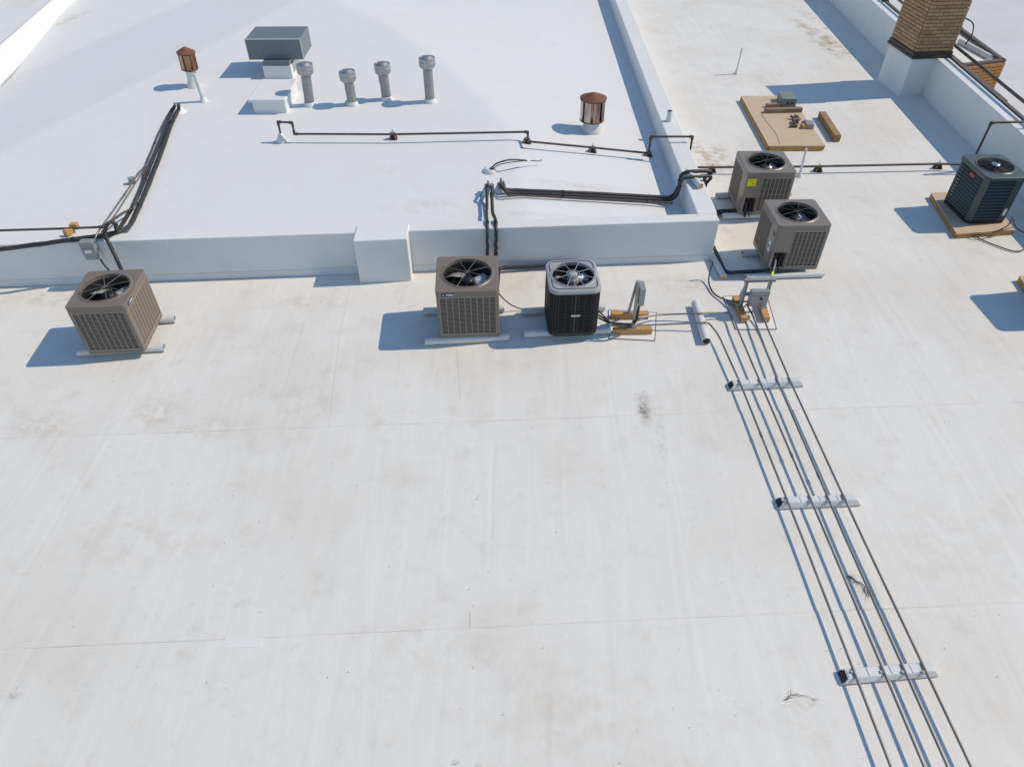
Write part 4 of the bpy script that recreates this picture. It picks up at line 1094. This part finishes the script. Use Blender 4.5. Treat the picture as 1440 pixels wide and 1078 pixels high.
# pipe on the parapet
def pp_(y, dx=.37, z=PZ+.20): return Vector((plx(y)+dx, y, z))
ppipe([pp_(6), pp_(12.17), pp_(15.4), pp_(22), pp_(32)], .030, 'dark gas main running along the top of the right parapet', 'gas', 'gas_pipe', 'gas pipe', 'brown gas pipes', fit=(1,), n=10)
for i, y in enumerate((8.4, 10.6, 19.9)):
    q = pp_(y); root = empty('pipe_stand', Vector((q.x-.06, y, PZ)), 0, ['pipe stand on the parapet nearest the viewer', 'pipe stand on the parapet beyond the right edge, behind the green condenser', 'pipe stand with valve on the parapet left of the chimney'][i], 'pipe support', 'stands under the parapet gas main')
    mb = MB(); mb.box((q.x-.05, y, PZ+.10), (.10, .07, .14)); mb.build('block', M['rubberblock'], root, bevel=.004)
    mb = MB(); mb.box((q.x-.05, y, PZ+.014), (.16, .12, .03)); mb.build('base_plate', M['gas'], root)
vq = pp_(20.6); root = empty('gas_regulator', vq, 0, 'dark valve and regulator cluster on the parapet top left of the chimney', 'gas valve')
mb = MB(); mb.lathe(vq+Vector((-.12,0,-.02)), [(.01, -.06), (.07, -.05), (.075, .0), (.05, .03), (.02, .05), (.001, .06)], 16); mb.build('regulator', M['gas'], root)
mb = MB(); mb.tube([vq+Vector((-.05,.0,0)), vq+Vector((-.30,-.05,0)), vq+Vector((-.32,-.05,-.15))], .02, 8); mb.build('branch', M['gas'], root)
mb = MB(); mb.box(vq+Vector((0,.12,.05)), (.03, .12, .02)); mb.build('lever', M['rust'], root)
lp = [at(1345.5, 73, .9), at(1351, 60, 1.05), at(1353, 46, 1.10), at(1349, 38, 1.0)]
lp = [Vector((9.62, 15.95, .98)), Vector((9.72, 16.0, 1.18)), Vector((9.83, 16.3, 1.32)), Vector((9.80, 16.9, 1.30)), Vector((9.75, 17.3, .8))]
mb = MB(); mb.tube(fillet(lp, .2), .014, 8); tag(mb.build('black_cable', M['black'], loc=lp[0]), 'black cable arching behind the chimney beside the brick walled box', 'cable')

# ------------------------------------------------------------------ roof vents
VG = 'galvanised flue stacks with round caps'
vlab = ['leftmost galvanised flue stack, beside the white box', 'shortest galvanised flue stack, second from the left', 'third galvanised flue stack, with a white drip streak', 'tallest galvanised flue stack, rightmost of the row']
for i, (bx_, by_, tx_, ty_, cw_) in enumerate(((436, 148, 428, 87, 23), (496, 147, 487.5, 97, 22.5), (544, 140, 537, 86.5, 22), (605, 143, 600, 78, 22))):
    b0 = rr(bx_, by_, 0); t0 = aty(tx_, ty_+4, b0.y); Hh = t0.z-b0.z+.05
    lean_ = Vector((t0.x-b0.x, 0, 0))
    root = empty('flue_stack', b0, 0, vlab[i], 'flue', VG)
    r_ = .090; cr = .150; ax = (Vector((lean_.x, 0, Hh))).to_track_quat('Z', 'Y').to_matrix()
    mb = MB(); mb.lathe(b0, [(r_, .0), (r_, Hh-.22)], 28, True, axis=ax); mb.build('pipe', M['zinc'], root)
    mb = MB(); mb.lathe(b0, [(r_+.002, Hh*.45), (r_+.004, Hh*.45+.006), (r_+.002, Hh*.45+.012)], 28, True, axis=ax); mb.build('joint_band', M['galv'], root)
    mb = MB(); mb.lathe(b0, [(r_+.028, .0), (r_+.024, .015), (r_+.010, .06), (r_+.004, .07)], 28, True); mb.build('boot', M['raised'], root)
    mb = MB(); mb.lathe(b0, [(r_*.9, Hh-.25), (cr*.93, Hh-.20), (cr, Hh-.185), (cr, Hh-.135), (cr*1.025, Hh-.128), (cr*1.025, Hh-.105), (cr, Hh-.098), (cr, Hh-.05), (cr*.975, Hh-.04), (cr*.965, Hh-.052), (cr*.80, Hh-.045), (cr*.45, Hh-.012), (.001, Hh-.002)], 32, False, axis=ax)
    mb.build('cap', M['galv'], root)
    if i == 2:
        mb = MB(); mb.beam(b0+ax @ Vector((.0, -r_-.002, Hh*.74)), b0+ax @ Vector((.025, -r_-.002, Hh*.45)), .018, .003, Vector((0,1,0))); mb.build('drip_streak', M['white'], root)
# rusty louvred vent caps
def rust_vent(b0, Hp, rp, body_r, body_h, label, lean=0.0, mt='rustmetal', bootr=None):
    root = empty('rusty_vent', b0, 0, label, 'roof vent', 'rusty drum vents')
    ax = Vector((lean, 0, 1)).to_track_quat('Z', 'Y').to_matrix()
    mb = MB(); mb.lathe(b0, [(bootr or rp*1.5, 0), (rp*1.25, .06), (rp, .10), (rp, Hp)], 28, True, axis=ax); mb.build('pipe', M['pvc'], root)
    mb = MB(); mb.lathe(b0, [(rp*1.04, Hp-.02), (body_r*.86, Hp), (body_r*.86, Hp+body_h)], 28, True, axis=ax); mb.build('inner_drum', M['rustmetal'], root)
    mb = MB(); mb.lathe(b0, [(body_r*.86, Hp-.01), (body_r*1.0, Hp+.004), (body_r*1.02, Hp+.03), (body_r*.92, Hp+.035)], 28, False, axis=ax); mb.build('lower_rim', M['rust'], root)
    n = 8
    for k in range(n):
        a0 = 2*math.pi*k/n; a1 = a0+2*math.pi/n*.70
        mb = MB(); vs = []
        for j in range(5):
            a = a0+(a1-a0)*j/4
            for z in (Hp+.02, Hp+body_h):
                for rr__ in (body_r*1.0, body_r*.985): vs.append(b0+ax @ Vector((rr__*math.cos(a), rr__*math.sin(a), z)))
        fs = []
        for j in range(4):
            o = j*4; fs += [(o, o+4, o+6, o+2), (o+1, o+3, o+7, o+5)]
        fs += [(0, 2, 3, 1), (16, 17, 19, 18)]
        mb.add(vs, fs, False); mb.build('panel', M[mt], root)
    mb = MB(); mb.lathe(b0, [(body_r*1.06, Hp+body_h-.03), (body_r*1.09, Hp+body_h), (body_r*.5, Hp+body_h+.055), (.001, Hp+body_h+.10)], 32, False, axis=ax); mb.build('cone_cap', M['rust'], root)
    return root
b0 = rr(831, 184, 0); t0 = aty(833.5, 131, b0.y)
rust_vent(b0, .20, .15, .222, max(.3, t0.z-b0.z-.20-.08), 'squat rusty drum vent alone on the raised roof near the divider wall', mt='silver', bootr=.18)
b0 = rr(273, 121, 0); t0 = aty(262, 69, b0.y); hv = t0.z-b0.z
rust_vent(b0, hv*.46, .095, .158, hv*.54-.05, 'slender rusty drum vent on a white pipe at upper left', lean=(t0.x-b0.x)/hv*.6, mt='rustmetal')
def pvc_vent(b0, t0, r, label, top=None, bs=1.0):
    root = empty('vent_pipe', b0, 0, label, 'vent pipe', 'white plastic vent pipes')
    mb = MB(); mb.tube([b0+Vector((0,0,.02)), t0], r, 14, caps=False); mb.build('pipe', M['pvc'], root)
    mb = MB(); mb.lathe(b0, [(r+.04*bs, 0), (r+.034*bs, .015), (r+.012, .05), (r+.003, .10)], 18, True); mb.build('boot', M['raised'], root)
    d = (t0-b0).normalized()
    mb = MB(); mb.tube([t0-d*.02, t0+d*.002], r*.93, 14); mb.build('bore_plug', M[top or 'boxdark'], root)
    return root
b0 = rr(287, 143, 0); pvc_vent(b0, aty(273, 104, b0.y), .042, 'white vent pipe leaning in front of the slender rusty vent', 'pvc')
b0 = at(1035, 104); pvc_vent(b0, aty(1043.5, 68, b0.y), .019, 'thin white vent pipe standing alone on the far right hand roof', 'pvc')
b0 = at(1124, 248); pvc_vent(b0, aty(1134, 209, b0.y), .021, 'thin white vent pipe touching the rear taupe condenser', 'pvc')
b0 = at(940.5, 170.5, dt); pvc_vent(b0, aty(942, 156, b0.y), .043, 'short white pipe with dark mouth on the divider wall', 'black', .3)

# metal hood on a curb
hy = 14.82
hl = aty(344, 55.5, hy); hrx = aty(420.5, 53.5, hy); zt_ = hl.z; zb_ = aty(349.5, 84.5, hy).z
hb = at(427.5, 37.5, zt_); dep = hb.y-hy
cb = rr(390, 111, 0)
hd = empty('exhaust_hood', (cb.x, cb.y, cb.z), 0, 'large blue grey sheet metal hood on a white curb at upper left', 'exhaust hood')
x0, x1 = hl.x, hrx.x
mb = MB(); mb.prism([(x0, hy), (x1, hy+.02), (x1, hy+dep+.02), (x0, hy+dep)], zb_, zt_); mb.build('hood', M['hood'], hd, bevel=.006)
mb = MB(); mb.beam(Vector((x0-.004, hy-.004, zt_+.002)), Vector((x1+.004, hy+.016, zt_+.002)), .02, .02)
mb.beam(Vector((x1+.004, hy+.018, zb_)), Vector((x1+.004, hy+.018, zt_-.012)), .016, .016, Vector((0,1,0))); mb.beam(Vector((x0, hy-.002, zb_)), Vector((x0, hy-.002, zt_-.012)), .014, .014, Vector((0,1,0)))
mb.build('edge_trim', M['hoodedge'], hd)
cz = aty(390, 93, cb.y).z
cwL = aty(371, 100, cb.y).x; cwR = aty(410, 100, cb.y).x
mb = MB(); mb.prism([(cwL-.01, cb.y), (cwR, cb.y), (cwR, cb.y+.62), (cwL-.01, cb.y+.62)], cb.z-.1, cz); mb.build('curb', M['wall'], hd, bevel=.01)
mb = MB(); mb.prism([(cwL+.01, cb.y+.01), (cwR-.02, cb.y+.01), (cwR-.02, cb.y+.58), (cwL+.01, cb.y+.58)], cz, zb_+.01); mb.build('neck', M['hood'], hd)
# white wrapped box
wbp = rr(378, 159.5, 0); wz = aty(377, 139.5, wbp.y).z
root = empty('roof_curb_box', wbp, 0, 'white membrane wrapped box with overhanging lid in front of the hood', 'roof box')
xa, xb = aty(355.5, 150, wbp.y).x, aty(402, 150, wbp.y).x; dpt = at(382, 111, wz).y-wbp.y
mb = MB(); mb.prism([(xa, wbp.y), (xb, wbp.y), (xb, wbp.y+dpt-.04), (xa, wbp.y+dpt-.04)], wbp.z-.1, wz-.055); mb.build('box', M['wall'], root, bevel=.02)
mb = MB(); mb.prism([(xa-.06, wbp.y-.03), (xb+.02, wbp.y-.03), (xb+.02, wbp.y+dpt), (xa-.06, wbp.y+dpt)], wz-.055, wz); mb.build('lid', M['wall'], root, bevel=.018)

# pitch pocket with loose cables
b0 = rr(689, 241, 0); root = empty('cable_boot', b0, 0, 'white dome boot with loose black cables arching to the right', 'cable boot')
mb = MB(); mb.lathe(b0, [(.115, 0), (.11, .03), (.07, .06), (.04, .065), (.03, .04)], 20, True); mb.build('dome', M['pvc'], root)
for k, (z_, r_, pts) in enumerate(((0, .013, ((690, 238, .06), (697, 230, .16), (712, 225, .20), (728, 224.5, .17), (741, 226, .12))), (1, .008, ((691, 239, .05), (702, 231, .12), (720, 228, .14), (738, 226, .11))))):
    mb = MB(); mb.tube(fillet([rr(*q) for q in pts], .15), r_, 8); mb.build('cable', M['black'], root)
e0, e1, e2 = rr(741, 226, .12), rr(745.5, 226, .11), rr(758, 226.5, .08)
mb = MB(); mb.tube([e0, e1], .011, 8); mb.build('tape', M['white'], root)
mb = MB(); mb.tube([e1, e2], .008, 8); mb.tube([e2, e2+Vector((.05, .03, .01))], .005, 6); mb.tube([e2, e2+Vector((.05, -.02, 0))], .004, 6); mb.build('bare_end', M['gas'], root)

# ------------------------------------------------------------------ plywood sheet and what lies on it
BZ = .10
pw = [at(1081, 205, BZ), at(1160.6, 205, BZ), at(1112, 135, BZ), at(1042, 135, BZ)]
root = empty('plywood_sheet', (*pw[0].xy, 0), 0, 'large tan plywood sheet lying on the right hand roof', 'plywood sheet')
mb = MB(); mb.prism([tuple(p.xy) for p in pw], BZ-.022, BZ); mb.build('sheet', M['ply'], root, bevel=.002)
for i in range(4):
    cen = sum(pw, Vector())/4; a = pw[i].lerp(cen, .012); b_ = pw[(i+1)%4].lerp(cen, .012); a.z = b_.z = (BZ-.022)/2
    d = (b_-a).normalized()*.025
    mb = MB(); mb.beam(a+d, b_-d, .04, BZ-.024); mb.build('frame_rail', M['plyedge'], root)
def slab(p0, p1, w, h, m_, name, label, cat, z=BZ, bev=.004):
    return timber(p0, p1, w, h, label, z, m_, None, name, cat)
slab(at(1075, 158.5, BZ), at(1126.5, 157, BZ), .10, .085, 'plank', 'plank', 'long grey brown plank lying on the plywood sheet', 'plank')
slab(at(1077, 151, BZ), at(1096, 150, BZ), .09, .075, 'plank', 'plank', 'short dark plank behind the long one on the plywood sheet', 'plank')
slab(at(1155, 162, .05), at(1177, 196, .05), .13, .13, 'wood2', 'timber_block', 'weathered timber beam lying right of the plywood sheet', 'timber block', 0)
gb = at(1108.5, 151, BZ); zt1 = aty(1108, 141, gb.y).z-BZ
root = empty('enclosure', (gb.x, gb.y, BZ), R(-3), 'green grey electrical enclosure at the back of the plywood sheet', 'electrical box')
mb = MB(); mb.box((0, .23, .075), (.29, .44, .15)); mb.build('case', M['greenbox'], root, local=True, bevel=.01)
mb = MB(); mb.box((0, .115, .161), (.31, .22, .022)); mb.build('lid', M['greenbox'], root, local=True, bevel=.006)
mb = MB(); mb.box((0, .34, .156), (.30, .21, .012)); mb.build('lid', M['greenbox'], root, local=True, bevel=.006)
for s in (-.03, .06):
    mb = MB(); mb.lathe((s, .008, .075), [(.001, .012), (.022, .012), (.022, 0)], 12, axis=Matrix.Rotation(R(90), 3, 'X')); mb.build('knockout', M['black'], root, local=True)
sb = at(1138, 182, BZ); root = empty('junction_box', (sb.x, sb.y, BZ), R(-8), 'small open grey junction box on the plywood sheet', 'junction box')
mb = MB(); mb.box((0, .12, .045), (.16, .22, .09)); mb.build('case', M['box'], root, local=True, bevel=.005)
mb = MB(); mb.box((0, .12, .0925), (.13, .19, .004)); mb.build('cover', M['zinc'], root, local=True)
mb = MB(); mb.box((-.11, .04, .035), (.06, .10, .06)); mb.build('tag', M['orange'], root, local=True)
# pile of old fittings
fp = at(1120, 175, BZ); root = empty('scrap_fittings', (fp.x, fp.y, BZ), 0, 'small heap of rusty pipe fittings and brackets on the plywood sheet', 'scrap metal')
mb = MB(); mb.tube(fillet([Vector((-.07,-.16,.03)), Vector((-.06,.10,.05)), Vector((.05,.14,.05))], .04), .026, 8); mb.build('pipe_piece', M['gas'], root, local=True)
mb = MB(); mb.tube([Vector((-.19,-.15,.025)), Vector((-.03,-.15,.03))], .022, 8); mb.build('pipe_piece', M['gas'], root, local=True)
for k in range(9):
    mb = MB(); p = Vector((random.uniform(-.03,.17), random.uniform(-.02,.28), .03+random.uniform(0,.03))); an = random.uniform(0, 3)
    mb.tube([p-Vector((math.cos(an), math.sin(an), .1))*.045, p+Vector((math.cos(an), math.sin(an), .15))*.045], .018, 8); mb.build('fitting', M['rust' if k % 3 == 0 else 'gas'], root, local=True)
rp = [at(1071, 161, BZ+.006), at(1080, 174, BZ+.006), at(1092, 188, BZ+.006), at(1097, 203, BZ+.006)]
mb = MB(); mb.tube(fillet(rp, .2), .003, 6); tag(mb.build('wire_length', M['zinc'], loc=rp[0]), 'thin loose wire lying along the plywood sheet', 'wire')
# cables by the green unit
LG = 'loose cables beside the dark green condenser'
for k, (pts, lab) in enumerate((([(1424, 306, .35), (1418, 318, .12), (1400, 326, .10), (1380, 329.5, .10), (1362, 331, .03), (1352, 329.5, .02)], 'cable hugging the front of the green condenser pad'),
      ([(1425, 309, .3), (1427, 318, .1), (1436, 326, .05), (1450, 330, .02)], 'cable running off to the right edge by the green condenser'),
      ([(1369, 331, .02), (1380, 337, .015), (1405, 347, .015), (1425, 353.5, .015), (1436, 353, .015), (1448, 345, .015)], 'cable looped on the roof in front of the green condenser'))):
    mb = MB(); w_ = [at(*q) for q in pts]; mb.tube(fillet(w_, .2), .010, 8); tag(mb.build('loose_cable', M['gas'], loc=(*w_[0].xy, 0)), lab, 'cable', LG)

# ------------------------------------------------------------------ windblown debris
def twigs(px, py, n, spread, ang, label, name='dry_twig', L=.10, r=.0045):
    c = at(px, py); mb = MB(); d = Vector((math.cos(ang), math.sin(ang), 0)); e = Vector((-d.y, d.x, 0))
    stem = [c+d*spread*(t*2-1)+e*(.05*math.sin(t*3.0)+random.gauss(0, .006))+Vector((0,0,.008+.008*random.random())) for t in [k/9 for k in range(10)]]
    mb.tube(stem, [r*(1-.07*k) for k in range(10)], 5)
    for k in range(n):
        p = random.choice(stem); a = ang+random.gauss(0, .9); l = L*random.uniform(.15,.8)
        q = Vector((math.cos(a), math.sin(a), .05))*l
        mb.tube([p, p+q*.5+Vector((random.gauss(0,.008), random.gauss(0,.008), .004)), p+q], [.0024, .0018, .0008], 4)
    return tag(mb.build(name, M['twig'], loc=(c.x, c.y, 0)), label, 'twig')
twigs(1205, 824, 24, .12, R(-58), 'dry brown twig caught under the conduits', r=.008)
twigs(1125, 985, 7, .13, R(-4), 'dry grey twig lying left of the nearest conduit support', L=.07, r=.003)
fl_ = MB()
for k in range(60):
    p = at(906+random.gauss(0,4), 576+random.gauss(0,11), .004); a = random.uniform(0, 6.28); s = random.uniform(.002,.006)
    fl_.add([p+Vector((math.cos(a+j*2.1)*s, math.sin(a+j*2.1)*s, .002*j)) for j in range(3)], [(0,1,2)])
for k in range(160):
    p = at(random.uniform(0,1440), random.uniform(520,1078), .003)
    a = random.uniform(0, 6.28); s = random.uniform(.002,.007)
    fl_.add([p+Vector((math.cos(a+j*2.1)*s, math.sin(a+j*2.1)*s, .001*j)) for j in range(3)], [(0,1,2)])
tag(fl_.build('leaf_litter', M['twig']), kind='stuff')
